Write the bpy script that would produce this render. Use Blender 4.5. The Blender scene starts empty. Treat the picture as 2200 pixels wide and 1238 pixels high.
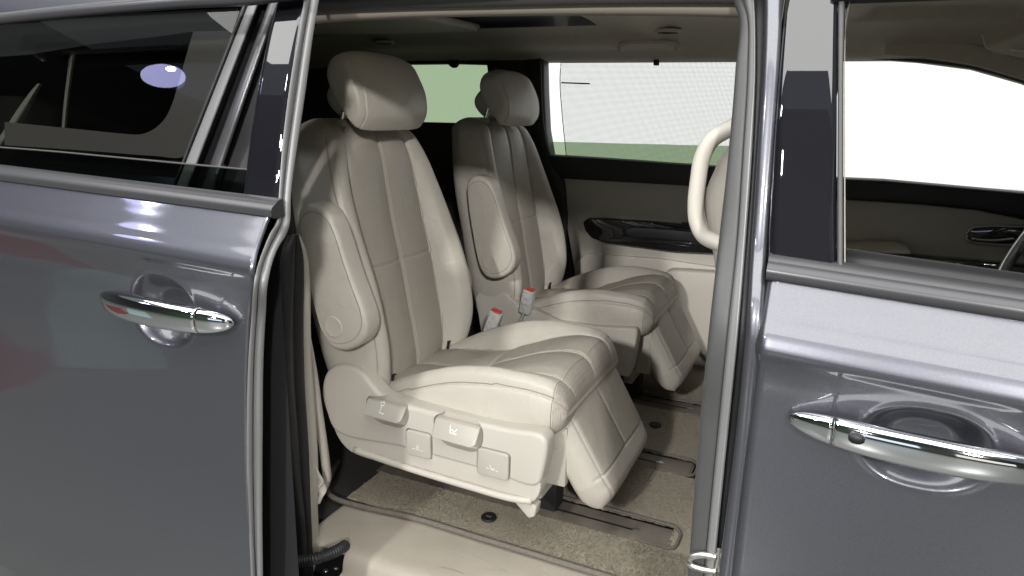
import bpy, bmesh, math, random
import numpy as np
from mathutils import Vector, Matrix
random.seed(4); rng = np.random.default_rng(4)
scene = bpy.context.scene
COL = scene.collection
R = math.radians

# ------------------------------------------------------------------ camera
# axes: x towards the nose of the van, y into the van, z up; the lens is the origin
FPX, CX, CY = 1500.0, 1100.0, 619.0                # focal length and centre in photograph pixels (2200 wide)
def _axes():
    a = -np.array([-2303-CX, 153-CY, FPX]); a /= np.linalg.norm(a)
    b = np.array([1812-CX, 247-CY, FPX]); b /= np.linalg.norm(b)
    b -= a*(a@b); b /= np.linalg.norm(b)
    return np.array([a, b, -np.cross(b, a)])
ROT = _axes()                                      # world = ROT @ (right, down, forward)
cam_d = bpy.data.cameras.new('camera'); cam = bpy.data.objects.new('camera', cam_d); COL.objects.link(cam)
cam_d.sensor_width = 36.0; cam_d.lens = FPX/2200*36.0; cam_d.clip_start = 0.02; cam_d.clip_end = 200
cam.matrix_world = Matrix([[ROT[i, 0], -ROT[i, 1], -ROT[i, 2], 0] for i in range(3)] + [[0, 0, 0, 1]])
scene.camera = cam

# ------------------------------------------------------------------ world, lamps, exposure
w = bpy.data.worlds.new('World'); scene.world = w; w.use_nodes = True
bg = w.node_tree.nodes['Background']; bg.inputs[0].default_value = (0.85, 0.92, 1.0, 1); bg.inputs[1].default_value = 0.19
vs = scene.view_settings; vs.view_transform = 'Standard'; vs.look = 'None'; vs.exposure = 0.0; vs.gamma = 1
def aim(o, target):
    o.rotation_euler = (Vector(target)-o.location).to_track_quat('-Z', 'Y').to_euler()
def area(name, loc, target, sx, sy, power, col=(1, 1, 1), shape='RECTANGLE'):
    d = bpy.data.lights.new(name, 'AREA'); d.shape = shape; d.size = sx; d.size_y = sy; d.energy = power; d.color = col
    o = bpy.data.objects.new(name, d); COL.objects.link(o); o.location = loc; aim(o, target); return o
ROUND = (-6.14, -2.25, 2.66)
# spot rows of the exhibition hall: over the visitor's shoulder, shining in under the roof edge
area('hall_spot', (-.85, -5.4, 2.52), (-0.8, 1.4, -0.4), 0.36, 0.36, 300, (1, .98, .95))
area('hall_spot', (2.7, -4.6, 2.25), (-0.8, 1.4, -0.4), 0.36, 0.36, 285, (1, .98, .95))
area('hall_spot', (-4.4, -4.0, 3.4), (-0.8, 1.0, -0.5), 0.4, 0.4, 70, (.97, .98, 1))
area('hall_lightbox', (-1.65, -1.55, 4.3), (-1.65, -1.5, 0), 10.1, 4.6, 610, (1, 1, .97))
area('hall_round_lamp', ROUND, (-1.2, .93, 0), 0.40, 0.40, 4.2, (.55, .55, 1), 'DISK')

area('hall_round_lamp', (ROUND[0]+.25, ROUND[1]+.16, ROUND[2]+.02), (-1.2, .93, 0), 0.09, 0.09, 1.2, (.9, .92, 1), 'DISK')

# ------------------------------------------------------------------ picture ray -> point on a real plane
def ray(px, py): return ROT @ np.array([px-CX, py-CY, FPX])
def PX(px, py, x): r = ray(px, py); return r*(x/r[0])
def PY(px, py, y): r = ray(px, py); return r*(y/r[1])
def PZ(px, py, z): r = ray(px, py); return r*(z/r[2])

# ------------------------------------------------------------------ materials
def new_mat(name):
    m = bpy.data.materials.new(name); m.use_nodes = True
    return m, m.node_tree, m.node_tree.nodes['Principled BSDF']
def mat(name, col, rough=.5, metal=0., coat=0., coat_rough=.03, var=0., vscale=8., bump=0., bscale=200., bdist=.002, spec=.5, ior=1.5, sheen=0., coat_ior=1.5, rvar=0.):
    m, nt, b = new_mat(name); L = nt.links.new
    b.inputs['Base Color'].default_value = (*col, 1); b.inputs['Roughness'].default_value = rough; b.inputs['Metallic'].default_value = metal
    b.inputs['Coat Weight'].default_value = coat; b.inputs['Coat Roughness'].default_value = coat_rough; b.inputs['Coat IOR'].default_value = coat_ior
    b.inputs['Specular IOR Level'].default_value = spec; b.inputs['IOR'].default_value = ior; b.inputs['Sheen Weight'].default_value = sheen
    tc = nt.nodes.new('ShaderNodeTexCoord')
    if var or rvar:
        n = nt.nodes.new('ShaderNodeTexNoise'); n.inputs['Scale'].default_value = vscale; n.inputs['Detail'].default_value = 8; n.inputs['Roughness'].default_value = .65
        L(tc.outputs['Object'], n.inputs['Vector'])
        if var:
            mr = nt.nodes.new('ShaderNodeMapRange'); mr.inputs['From Min'].default_value = .3; mr.inputs['From Max'].default_value = .7
            mr.inputs['To Min'].default_value = 1-var; mr.inputs['To Max'].default_value = 1+var; L(n.outputs['Fac'], mr.inputs['Value'])
            mx = nt.nodes.new('ShaderNodeMix'); mx.data_type = 'RGBA'; mx.blend_type = 'MULTIPLY'; mx.inputs['Factor'].default_value = 1
            mx.inputs['A'].default_value = (*col, 1); L(mr.outputs['Result'], mx.inputs['B']); L(mx.outputs['Result'], b.inputs['Base Color'])
        if rvar:
            m2 = nt.nodes.new('ShaderNodeMapRange'); m2.inputs['From Min'].default_value = .3; m2.inputs['From Max'].default_value = .7
            m2.inputs['To Min'].default_value = max(.02, rough-rvar); m2.inputs['To Max'].default_value = rough+rvar; L(n.outputs['Fac'], m2.inputs['Value']); L(m2.outputs['Result'], b.inputs['Roughness'])
    if bump:
        n2 = nt.nodes.new('ShaderNodeTexNoise'); n2.inputs['Scale'].default_value = bscale; n2.inputs['Detail'].default_value = 4
        L(tc.outputs['Object'], n2.inputs['Vector'])
        bp = nt.nodes.new('ShaderNodeBump'); bp.inputs['Strength'].default_value = bump; bp.inputs['Distance'].default_value = bdist
        L(n2.outputs['Fac'], bp.inputs['Height']); L(bp.outputs['Normal'], b.inputs['Normal'])
    return m
def leather(name, col, perf):
    """Grained leather with soft creases; perf adds rows of punched holes."""
    m = mat(name, col, .41, var=.045, vscale=5, spec=.45, rvar=.06); nt = m.node_tree; L = nt.links.new; b = nt.nodes['Principled BSDF']
    tc = nt.nodes.new('ShaderNodeTexCoord')
    v = nt.nodes.new('ShaderNodeTexVoronoi'); v.inputs['Scale'].default_value = 420; L(tc.outputs['Object'], v.inputs['Vector'])
    n = nt.nodes.new('ShaderNodeTexNoise'); n.inputs['Scale'].default_value = 16; n.inputs['Detail'].default_value = 3; n.inputs['Distortion'].default_value = 1.2
    L(tc.outputs['Object'], n.inputs['Vector'])
    b1 = nt.nodes.new('ShaderNodeBump'); b1.inputs['Strength'].default_value = .16; b1.inputs['Distance'].default_value = .0015; L(v.outputs['Distance'], b1.inputs['Height'])
    b2 = nt.nodes.new('ShaderNodeBump'); b2.inputs['Strength'].default_value = .2; b2.inputs['Distance'].default_value = .012; L(n.outputs['Fac'], b2.inputs['Height']); L(b1.outputs['Normal'], b2.inputs['Normal'])
    n3 = nt.nodes.new('ShaderNodeTexNoise'); n3.inputs['Scale'].default_value = 70; n3.inputs['Detail'].default_value = 5; n3.inputs['Distortion'].default_value = 2.0; L(tc.outputs['Object'], n3.inputs['Vector'])
    b3 = nt.nodes.new('ShaderNodeBump'); b3.inputs['Strength'].default_value = .12; b3.inputs['Distance'].default_value = .003; L(n3.outputs['Fac'], b3.inputs['Height']); L(b2.outputs['Normal'], b3.inputs['Normal'])
    last = b3
    if perf:
        sx = nt.nodes.new('ShaderNodeSeparateXYZ'); L(tc.outputs['UV'], sx.inputs[0])
        dist = []
        def mth(op, a, c=None):
            q = nt.nodes.new('ShaderNodeMath'); q.operation = op
            for i, s in enumerate((a, c)):
                if s is None: continue
                if isinstance(s, (int, float)): q.inputs[i].default_value = s
                else: L(s, q.inputs[i])
            return q.outputs[0]
        p = .0047
        row = mth('FLOOR', mth('DIVIDE', sx.outputs[1], p)); odd = mth('MULTIPLY', mth('MODULO', mth('ABSOLUTE', row), 2), .5)
        fy = mth('SUBTRACT', mth('FRACT', mth('DIVIDE', sx.outputs[1], p)), .5)
        fx = mth('SUBTRACT', mth('FRACT', mth('ADD', mth('DIVIDE', sx.outputs[0], p), odd)), .5)
        d = mth('SQRT', mth('ADD', mth('MULTIPLY', fx, fx), mth('MULTIPLY', fy, fy)))
        hole = mth('LESS_THAN', d, .21)
        base = b.inputs['Base Color'].links[0].from_socket
        mx = nt.nodes.new('ShaderNodeMix'); mx.data_type = 'RGBA'; L(mth('MULTIPLY', hole, .26), mx.inputs['Factor']); L(base, mx.inputs['A']); mx.inputs['B'].default_value = (.05, .045, .04, 1)
        L(mx.outputs['Result'], b.inputs['Base Color'])
    L(last.outputs['Normal'], b.inputs['Normal'])
    return m
def paint(name, col):
    m = mat(name, col, .36, metal=.8, coat=1.0, coat_rough=.05, spec=.5, coat_ior=1.6); nt = m.node_tree; L = nt.links.new; b = nt.nodes['Principled BSDF']
    tc = nt.nodes.new('ShaderNodeTexCoord'); v = nt.nodes.new('ShaderNodeTexVoronoi'); v.inputs['Scale'].default_value = 900; L(tc.outputs['Object'], v.inputs['Vector'])
    sp = nt.nodes.new('ShaderNodeSeparateColor'); L(v.outputs['Color'], sp.inputs[0])
    mr = nt.nodes.new('ShaderNodeMapRange'); mr.inputs['To Min'].default_value = .93; mr.inputs['To Max'].default_value = 1.09; L(sp.outputs[0], mr.inputs['Value'])
    mx = nt.nodes.new('ShaderNodeMix'); mx.data_type = 'RGBA'; mx.blend_type = 'MULTIPLY'; mx.inputs['Factor'].default_value = 1
    mx.inputs['A'].default_value = (*col, 1); L(mr.outputs['Result'], mx.inputs['B']); L(mx.outputs['Result'], b.inputs['Base Color'])
    nz = nt.nodes.new('ShaderNodeTexNoise'); nz.inputs['Scale'].default_value = 7; nz.inputs['Detail'].default_value = 9; nz.inputs['Roughness'].default_value = .7; L(tc.outputs['Object'], nz.inputs['Vector'])
    m2 = nt.nodes.new('ShaderNodeMapRange'); m2.inputs['From Min'].default_value = .35; m2.inputs['From Max'].default_value = .68; m2.inputs['To Min'].default_value = .025; m2.inputs['To Max'].default_value = .10; L(nz.outputs['Fac'], m2.inputs['Value']); L(m2.outputs['Result'], b.inputs['Coat Roughness'])
    return m
def glass(name, tint, refl_ior=1.5):
    m = bpy.data.materials.new(name); m.use_nodes = True; nt = m.node_tree; nt.nodes.clear(); L = nt.links.new
    o = nt.nodes.new('ShaderNodeOutputMaterial'); mx = nt.nodes.new('ShaderNodeMixShader'); t = nt.nodes.new('ShaderNodeBsdfTransparent'); g = nt.nodes.new('ShaderNodeBsdfGlossy')
    lw = nt.nodes.new('ShaderNodeLayerWeight'); pw = nt.nodes.new('ShaderNodeMath'); pw.operation = 'POWER'; pw.inputs[1].default_value = 5; L(lw.outputs['Facing'], pw.inputs[0])
    f0 = ((refl_ior-1)/(refl_ior+1))**2; fr = nt.nodes.new('ShaderNodeMath'); fr.operation = 'MULTIPLY_ADD'; fr.inputs[1].default_value = 1-f0; fr.inputs[2].default_value = f0; L(pw.outputs[0], fr.inputs[0])
    lw.inputs[0].default_value = .5
    t.inputs[0].default_value = (*tint, 1); g.inputs['Roughness'].default_value = .004; g.inputs[0].default_value = (1, 1, 1, 1)
    L(fr.outputs[0], mx.inputs[0]); L(t.outputs[0], mx.inputs[1]); L(g.outputs[0], mx.inputs[2]); L(mx.outputs[0], o.inputs[0])
    return m
def emit(name, col, s):
    m = bpy.data.materials.new(name); m.use_nodes = True; nt = m.node_tree; nt.nodes.clear()
    o = nt.nodes.new('ShaderNodeOutputMaterial'); e = nt.nodes.new('ShaderNodeEmission'); e.inputs[0].default_value = (*col, 1); e.inputs[1].default_value = s
    nt.links.new(e.outputs[0], o.inputs[0]); return m
M = {}
M['leather'] = leather('cream leather', (.51, .478, .42), False)
M['panel'] = leather('perforated beige leather', (.405, .372, .32), True)
M['sill'] = mat('scuffed cream sill', (.41, .37, .31), .42, var=.09, vscale=9, bump=.15, bscale=700, bdist=.0006, rvar=.12)
M['scuff'] = mat('grey scuff', (.34, .315, .27), .7)
M['seam'] = mat('seam shadow leather', (.30, .275, .235), .6)
M['plastic'] = mat('beige plastic', (.53, .50, .445), .5, var=.03, vscale=6, bump=.12, bscale=900, bdist=.0006, spec=.4)
M['lever'] = mat('grey beige plastic', (.45, .425, .375), .45, bump=.08, bscale=900, bdist=.0005)
M['lightjamb'] = mat('matt jamb paint', (.16, .16, .163), .5)
M['lever2'] = mat('dull beige strip', (.22, .21, .18), .6)
M['trim'] = mat('door trim beige', (.50, .475, .42), .6, var=.04, vscale=5, bump=.15, bscale=700, bdist=.0008)
M['head'] = mat('headliner cloth', (.60, .56, .48), .95, var=.05, vscale=30, bump=.3, bscale=900, bdist=.001)
M['paint'] = paint('grey metallic paint', (.122, .124, .144))
M['jamb'] = mat('grey jamb paint', (.25, .25, .252), .5, metal=.2, coat=.25, coat_rough=.3)
M['head2'] = mat('edge trim cloth', (.24, .21, .175), .9, bump=.2, bscale=900, bdist=.001)
M['rubber'] = mat('black rubber', (.022, .022, .024), .5, var=.2, vscale=20, bump=.1, bscale=300)
M['greyrubber'] = mat('satin seal rubber', (.066, .066, .067), .5, var=.1, vscale=12)
M['black'] = mat('black plastic', (.016, .016, .018), .55, bump=.1, bscale=600)
M['gloss'] = mat('piano black', (.006, .006, .009), .5, coat=1., coat_rough=.012, coat_ior=1.88, spec=.05)
M['chrome'] = mat('chrome', (.86, .87, .88), .045, metal=1., rvar=.02, vscale=15)
M['satin'] = mat('satin silver', (.55, .56, .58), .28, metal=1.)
M['mould'] = mat('dark satin moulding', (.07, .07, .075), .33, metal=.4, coat=.2, coat_rough=.2)
M['steel'] = mat('zinc steel', (.62, .60, .55), .35, metal=1., var=.1, vscale=40)
M['carpet'] = mat('sand carpet', (.37, .325, .24), .97, var=.18, vscale=130, bump=1.0, bscale=420, bdist=.006, spec=.1, sheen=.3)
M['binding'] = mat('woven binding', (.16, .14, .12), .9, var=.25, vscale=200, bump=.6, bscale=600, bdist=.002)
M['track'] = mat('scuffed track cover', (.17, .15, .125), .5, var=.25, vscale=18, rvar=.15)
M['dark'] = mat('dark trim and cabin shade', (.035, .033, .031), .8)  # also colours the beige rear bench dark in place of shade
M['white'] = mat('white print', (.8, .8, .78), .6)
M['thread'] = mat('cream thread', (.58, .55, .49), .8)
M['red'] = mat('red release button', (.65, .07, .045), .4)
M['wrap'] = mat('clear plastic wrap', (.62, .62, .60), .14, bump=.9, bscale=70, bdist=.01, coat=.6)
M['blackprint'] = mat('woven black label', (.015, .015, .015), .8)
M['tint'] = glass('privacy glass', (.46, .475, .46), 1.5)
M['darktint'] = glass('dark side glass', (.10, .125, .11), 1.52)
M['green'] = glass('green side glass', (.33, .43, .28), 1.4)
M['frit'] = mat('ceramic band', (.12, .11, .11), .3, coat=.8, coat_rough=.02)
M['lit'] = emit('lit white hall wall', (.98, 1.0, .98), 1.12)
M['hallwall'] = mat('hall wall', (.06, .065, .06), .8, var=.4, vscale=.6)
M['hallfloor'] = mat('hall floor', (.10, .105, .10), .35, var=.06, vscale=1.5)
M['teal'] = mat('teal patch', (.14, .20, .195), .5)  # teal and red: floor patches added to tint the door's reflections
M['redpatch'] = mat('red patch', (.09, .014, .014), .5)
M['hallpale'] = mat('pale hall carpet', (.45, .46, .46), .7)
M['glow'] = emit('blue white screen', (.75, .85, 1.0), 1.3)  # both glowing colours serve unseen panels added for reflections
M['glow2'] = emit('warm white screen', (1, .96, .9), 1.0)
M['foliage'] = mat('green wall', (.04, .09, .045), .8, var=.5, vscale=5)
def mesh_mat():
    m = bpy.data.materials.new('sunshade mesh'); m.use_nodes = True; nt = m.node_tree; nt.nodes.clear(); L = nt.links.new
    o = nt.nodes.new('ShaderNodeOutputMaterial'); mx = nt.nodes.new('ShaderNodeMixShader'); t = nt.nodes.new('ShaderNodeBsdfTransparent'); d = nt.nodes.new('ShaderNodeBsdfDiffuse'); d.inputs[0].default_value = (.12, .115, .10, 1)
    tc = nt.nodes.new('ShaderNodeTexCoord'); sx = nt.nodes.new('ShaderNodeSeparateXYZ'); L(tc.outputs['Object'], sx.inputs[0])
    fs = []
    for i in (0, 2):
        a = nt.nodes.new('ShaderNodeMath'); a.operation = 'DIVIDE'; a.inputs[1].default_value = .0043; L(sx.outputs[i], a.inputs[0])
        f = nt.nodes.new('ShaderNodeMath'); f.operation = 'FRACT'; L(a.outputs[0], f.inputs[0])
        g = nt.nodes.new('ShaderNodeMath'); g.operation = 'LESS_THAN'; g.inputs[1].default_value = .17; L(f.outputs[0], g.inputs[0]); fs.append(g)
    mxx = nt.nodes.new('ShaderNodeMath'); mxx.operation = 'MAXIMUM'; L(fs[0].outputs[0], mxx.inputs[0]); L(fs[1].outputs[0], mxx.inputs[1])
    L(mxx.outputs[0], mx.inputs[0]); L(t.outputs[0], mx.inputs[1]); L(d.outputs[0], mx.inputs[2]); L(mx.outputs[0], o.inputs[0]); return m
M['mesh'] = mesh_mat()

# ------------------------------------------------------------------ building helpers
def link(name, me, m, parent=None, smooth=True, label=None):
    o = bpy.data.objects.new(name, me); COL.objects.link(o)
    for q in (m if isinstance(m, (list, tuple)) else [m]): me.materials.append(q)
    if smooth: me.polygons.foreach_set('use_smooth', [True]*len(me.polygons))
    if parent is not None: o.parent = parent; o.matrix_parent_inverse = parent_world(parent).inverted()
    if label: o['label'] = label
    return o
def parent_world(p):
    mtx = Matrix.Translation(p.location) if p.parent is None else parent_world(p.parent) @ p.matrix_parent_inverse @ Matrix.Translation(p.location)
    return mtx
def raw(name, v, f, m, parent=None, smooth=True, label=None, mi=None, uv=None):
    me = bpy.data.meshes.new(name); me.from_pydata([tuple(map(float, p)) for p in v], [], [tuple(map(int, q)) for q in f])
    if uv is not None:
        lay = me.uv_layers.new(name='UVMap'); vi = np.empty(len(me.loops), int); me.loops.foreach_get('vertex_index', vi)
        lay.data.foreach_set('uv', np.asarray(uv)[vi].astype(np.float32).ravel())
    if mi is not None: me.polygons.foreach_set('material_index', list(map(int, mi)))
    me.update(); return link(name, me, m, parent, smooth, label)
def grid_faces(nr, nc, close=False, flip=False):
    f = []
    for i in range(nr-1):
        for j in range(nc if close else nc-1):
            a, b = i*nc+j, i*nc+(j+1) % nc
            q = (a, b, b+nc, a+nc); f.append(q[::-1] if flip else q)
    return f
def surf(name, P, m, parent=None, close=False, flip=False, caps=False, thick=0, label=None, mifun=None, uv=None, smooth=True):
    P = np.asarray(P, float); nr, nc = P.shape[:2]
    f = grid_faces(nr, nc, close, flip); mi = [mifun(k//(nc if close else nc-1), k % (nc if close else nc-1)) for k in range(len(f))] if mifun else None
    if caps:
        c1, c2 = tuple(range(nc)), tuple(range((nr-1)*nc, nr*nc)); f += [c1 if flip else c1[::-1], c2[::-1] if flip else c2]
        if mi: mi += [0, 0]
    o = raw(name, P.reshape(-1, 3), f, m, parent, smooth, label, mi, None if uv is None else np.asarray(uv).reshape(-1, 2))
    if thick:
        md = o.modifiers.new('thick', 'SOLIDIFY'); md.thickness = thick; md.offset = -1 if thick > 0 else 1; md.thickness = abs(thick)
    return o
def hermite(xp, fp):
    xp, fp = np.asarray(xp, float), np.asarray(fp, float)
    d = np.gradient(fp, xp, axis=0)
    def ev(x):
        x = np.clip(np.asarray(x, float), xp[0], xp[-1]); i = np.clip(np.searchsorted(xp, x)-1, 0, len(xp)-2)
        h = xp[i+1]-xp[i]; t = (x-xp[i])/h
        if fp.ndim > 1: t, h = t[..., None], h[..., None]
        return (2*t**3-3*t**2+1)*fp[i]+(t**3-2*t**2+t)*h*d[i]+(-2*t**3+3*t**2)*fp[i+1]+(t**3-t**2)*h*d[i+1]
    return ev
def lin(pts): p = sorted(pts); return hermite([a for a, _ in p], [b for _, b in p])
def curve(pts, n, closed=False):
    P = np.asarray(pts, float)
    if closed: P = np.vstack([P[-2:], P, P[:3]])
    s = np.concatenate([[0], np.cumsum(np.maximum(1e-6, np.linalg.norm(np.diff(P, axis=0), axis=1)**.7))])
    ev = hermite(s, P)
    if closed: return ev(np.linspace(s[2], s[-3], n, endpoint=False))
    return ev(np.linspace(0, s[-1], n))
def tube(name, pts, r, m, parent=None, n=10, seg=None, closed=False, label=None, flat=1.0, up=None, caps=True):
    P = curve(pts, seg or max(8, 6*len(pts)), closed); T = np.gradient(P, axis=0)
    if closed: T = np.roll(P, -1, 0)-np.roll(P, 1, 0)
    T /= np.linalg.norm(T, axis=1)[:, None]
    u = np.array(up if up is not None else (0, 0, 1.)); rings = []
    rr = r if callable(r) else (lambda s: r)
    for k, (p, t) in enumerate(zip(P, T)):
        a = np.cross(t, u)
        if np.linalg.norm(a) < .05: a = np.cross(t, (1, .2, 0))
        a /= np.linalg.norm(a); b = np.cross(a, t); q = rr(k/(len(P)-1))
        th = np.linspace(0, 2*np.pi, n, endpoint=False)
        rings.append(p+q*(np.cos(th)[:, None]*a+flat*np.sin(th)[:, None]*b))
    if closed: rings.append(rings[0])
    return surf(name, rings, m, parent, close=True, caps=caps and not closed, label=label)
def from_bm(name, bm, m, parent=None, smooth=True, label=None):
    bmesh.ops.recalc_face_normals(bm, faces=bm.faces)
    me = bpy.data.meshes.new(name); bm.to_mesh(me); bm.free(); o = link(name, me, m, parent, False, label)
    if smooth: auto_smooth(o)
    return o
def auto_smooth(o, ang=40):
    me = o.data; me.polygons.foreach_set('use_smooth', [True]*len(me.polygons))
    bm = bmesh.new(); bm.from_mesh(me)
    for e in bm.edges:
        if len(e.link_faces) == 2 and e.calc_face_angle(0) > R(ang): e.smooth = False
    bm.to_mesh(me); bm.free()
def prism(name, pts, depth, m, parent=None, bevel=.004, seg=3, label=None, smooth=True):
    """closed outline (3-D points on a plane) pushed along depth (3-vector), edges rounded"""
    bm = bmesh.new(); d = Vector(depth); vs = [bm.verts.new(Vector(p)) for p in pts]
    f = bm.faces.new(vs); r = bmesh.ops.extrude_face_region(bm, geom=[f])
    bmesh.ops.translate(bm, verts=[x for x in r['geom'] if isinstance(x, bmesh.types.BMVert)], vec=d)
    bmesh.ops.recalc_face_normals(bm, faces=bm.faces)
    if bevel: bmesh.ops.bevel(bm, geom=[e for e in bm.edges if e.calc_face_angle(0) > R(28)], offset=bevel, segments=seg, profile=.5, affect='EDGES', clamp_overlap=True)
    return from_bm(name, bm, m, parent, smooth, label)
def box(name, lo, hi, m, parent=None, bevel=.003, seg=2, label=None, rot=None):
    bm = bmesh.new(); bmesh.ops.create_cube(bm, size=1); lo, hi = Vector(lo), Vector(hi); c = (lo+hi)/2; s = hi-lo
    bmesh.ops.scale(bm, vec=s, verts=bm.verts)
    if bevel: bmesh.ops.bevel(bm, geom=bm.edges[:], offset=bevel, segments=seg, profile=.5, affect='EDGES', clamp_overlap=True)
    if rot is not None: bmesh.ops.rotate(bm, verts=bm.verts, matrix=rot)
    bmesh.ops.translate(bm, verts=bm.verts, vec=c)
    return from_bm(name, bm, m, parent, True, label)
def rrect(cx, cz, wx, wz, r, n=5, y=0.):
    out = []
    for k, (sx, sz) in enumerate(((1, 1), (-1, 1), (-1, -1), (1, -1))):
        for a in np.linspace(k*np.pi/2, (k+1)*np.pi/2, n): out.append((cx+sx*(wx/2-r)+r*np.cos(a), y, cz+sz*(wz/2-r)+r*np.sin(a)))
    return out
def loop_smooth(pts, n): return curve(pts, n, True)
def dashes(name, P, m, parent, pitch=.0055, size=(.0034, .0008, .0007), label=None, nrm=None):
    """a row of thread stitches along a polyline on a surface"""
    P = np.asarray(P); s = np.concatenate([[0], np.cumsum(np.linalg.norm(np.diff(P, axis=0), axis=1))]); n = int(s[-1]/pitch)
    V, F = [], []
    for k in range(n):
        q0, q1 = [np.array([np.interp(k*pitch+e, s, P[:, i]) for i in range(3)]) for e in (0, size[0])]
        t = q1-q0; L = np.linalg.norm(t)
        if L < 1e-6: continue
        t /= L; N = np.array(nrm if nrm is not None else (1, 0, .3)); N = N-t*(N@t); N /= np.linalg.norm(N); B = np.cross(t, N)
        b = len(V)
        for p in (q0, q1):
            for e, g in ((-1, -.3), (1, -.3), (.5, 1), (-.5, 1)): V.append(p+B*e*size[1]+N*g*size[2])
        F += [(b, b+1, b+2, b+3), (b+7, b+6, b+5, b+4)]+[(b+i, b+4+i, b+4+(i+1) % 4, b+(i+1) % 4) for i in range(4)]
    o = raw(name, V, F, m, parent, False, label); o['kind'] = 'stuff'; return o
def add_text(o, txt, org, xd, yd, size, m=None):
    """woven lettering merged into an object's own mesh"""
    cu = bpy.data.curves.new('t', 'FONT'); cu.body = txt; cu.size = size; to = bpy.data.objects.new('t', cu); COL.objects.link(to)
    tm = bpy.data.meshes.new_from_object(to.evaluated_get(bpy.context.evaluated_depsgraph_get())); bpy.data.objects.remove(to)
    o.data.materials.append(m or M['white']); k = len(o.data.materials)-1
    bm = bmesh.new(); bm.from_mesh(o.data); n0 = len(bm.faces); bm.from_mesh(tm); bm.faces.ensure_lookup_table()
    vs_ = set()
    for f in bm.faces[n0:]:
        f.material_index = k; vs_.update(f.verts)
    for v in vs_: v.co = Vector(org+xd*v.co.x+yd*v.co.y)
    bm.to_mesh(o.data); bm.free()
def thing(name, label, cat, loc, group=None):
    o = bpy.data.objects.new(name, None); COL.objects.link(o); o.location = loc; o['label'] = label; o['category'] = cat
    o.empty_display_size = .1
    if group: o['group'] = group
    return o
def structure(o): o['kind'] = 'structure'; return o
def part(name, parent, loc=None): ...
gauss = lambda d, s: np.exp(-(d/s)**2)
sstep = lambda a, b, x: (lambda t: t*t*(3-2*t))(np.clip((x-a)/(b-a), 0, 1))

# ================================================================== the setting
structure(box('hall_floor', (-14, -14, -1.42), (14, 14, -1.38), M['hallfloor'], bevel=0))
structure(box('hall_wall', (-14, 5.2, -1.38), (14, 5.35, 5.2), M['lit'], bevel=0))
structure(box('hall_wall', (-14, -9.0, -1.38), (14, -8.8, 6.5), M['hallwall'], bevel=0))
structure(box('hall_wall', (-14.2, -14, -1.38), (-14, 14, 6.5), M['hallwall'], bevel=0))
structure(box('hall_wall', (14, -14, -1.38), (14.2, 14, 6.5), M['hallwall'], bevel=0))

# ================================================================== the van
van = thing('minivan', 'dark grey metallic minivan with its rear side door slid open', 'minivan', (-.6, 1.8, -1.38))
YB = lin([(-1.15, .90), (-1.0, .868), (-.85, .852), (-.7, .842), (-.55, .838), (-.45, .8405), (-.37, .8435), (-.31, .8415), (-.285, .834), (-.270, .827), (-.258, .830), (-.235, .843), (-.21, .8575), (-.185, .871), (-.16, .882), (0., .927), (.14, .976), (.20, 1.0)])
def cup(xx, zz, cx, cz, rx, rz, dep):
    d = ((np.abs(xx-cx)/rx)**2.3+(np.abs(zz-cz)/rz)**2.3)**(1/2.3)
    return dep*(1-sstep(.45, 1.0, d))**.9 - .0012*gauss(d-1.02, .05)
def handle(name, ctr, half, yoff, r, parent, ysurf, capside, slope):
    """bowed chrome pull: long swelling bar with tapered ends; capside -1/+1 carries the separate end cap"""
    xs = np.linspace(-1, 1, 61); rings = []
    for s in xs:
        q = max(.004, (1-abs(s)**7.0))**.5; taper = (.70+.30*(1-s*s))*q
        c = np.array([ctr[0]+s*half, ysurf-yoff*(1-abs(s)**2.6)-.006, ctr[1]+slope*s*half])
        th = np.linspace(0, 2*np.pi, 28, endpoint=False)
        ry, rz = .62*r*taper, r*taper
        ex = .8
        rings.append(np.stack([np.full(28, c[0]), c[1]+ry*np.sign(np.cos(th))*np.abs(np.cos(th))**ex, c[2]+rz*np.sign(np.sin(th))*np.abs(np.sin(th))**ex], 1))
    rings = np.array(rings); cut = 11 if capside < 0 else 49
    a, b = (rings[:cut+1], rings[cut:]) if capside < 0 else (rings[cut:], rings[:cut+1])
    gap = .0009*np.array([1, 0, 0])
    surf('handle_cap', a+capside*gap, M['chrome'], parent, True, caps=True); return surf(name, b, M['chrome'], parent, True, caps=True)

# ---- front door (nearest, at the right of the picture)
XS = -.060
xs = np.concatenate([np.linspace(XS, .02, 16), np.linspace(.024, .36, 150), np.linspace(.37, 1.0, 30)])
zs = np.concatenate([np.linspace(-1.12, -.52, 50), np.linspace(-.516, -.19, 150)])
ZZ, XX = np.meshgrid(zs, xs, indexing='ij')
belt = lambda x: -.193-.052*(x+.06)                          # the belt line falls towards the nose
def door_pts(XX, ZZ, x0, off, zref, cups):
    Z2 = ZZ+(belt(XX)-belt(x0))*sstep(-.9, -.3, ZZ)
    Yv = YB(ZZ)-off+np.zeros_like(XX)
    for c in cups: Yv = Yv+cup(XX, Z2, *c)
    return np.stack([XX, Yv, Z2], -1)
hc = PY(1985, 965, .842); hl = PY(1692, 900, .83); hr_ = PY(2290, 1026, .83)
P = door_pts(XX, ZZ, XS, 0, 0, [(hc[0], hc[2], .066, .049, .030)])
P[:, 0, 1] += .012; P[:, 1, 1] += .0015
fd = surf('front_door', P, M['paint'], van, flip=True); fd['label'] = 'front door with chrome pull and black pillar cover'
c = (hl+hr_)/2; handle('handle', (c[0], c[2]), (hr_[0]-hl[0])/2, .020, .0195, fd, .842, -1, (hr_[2]-hl[2])/(hr_[0]-hl[0]))
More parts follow.
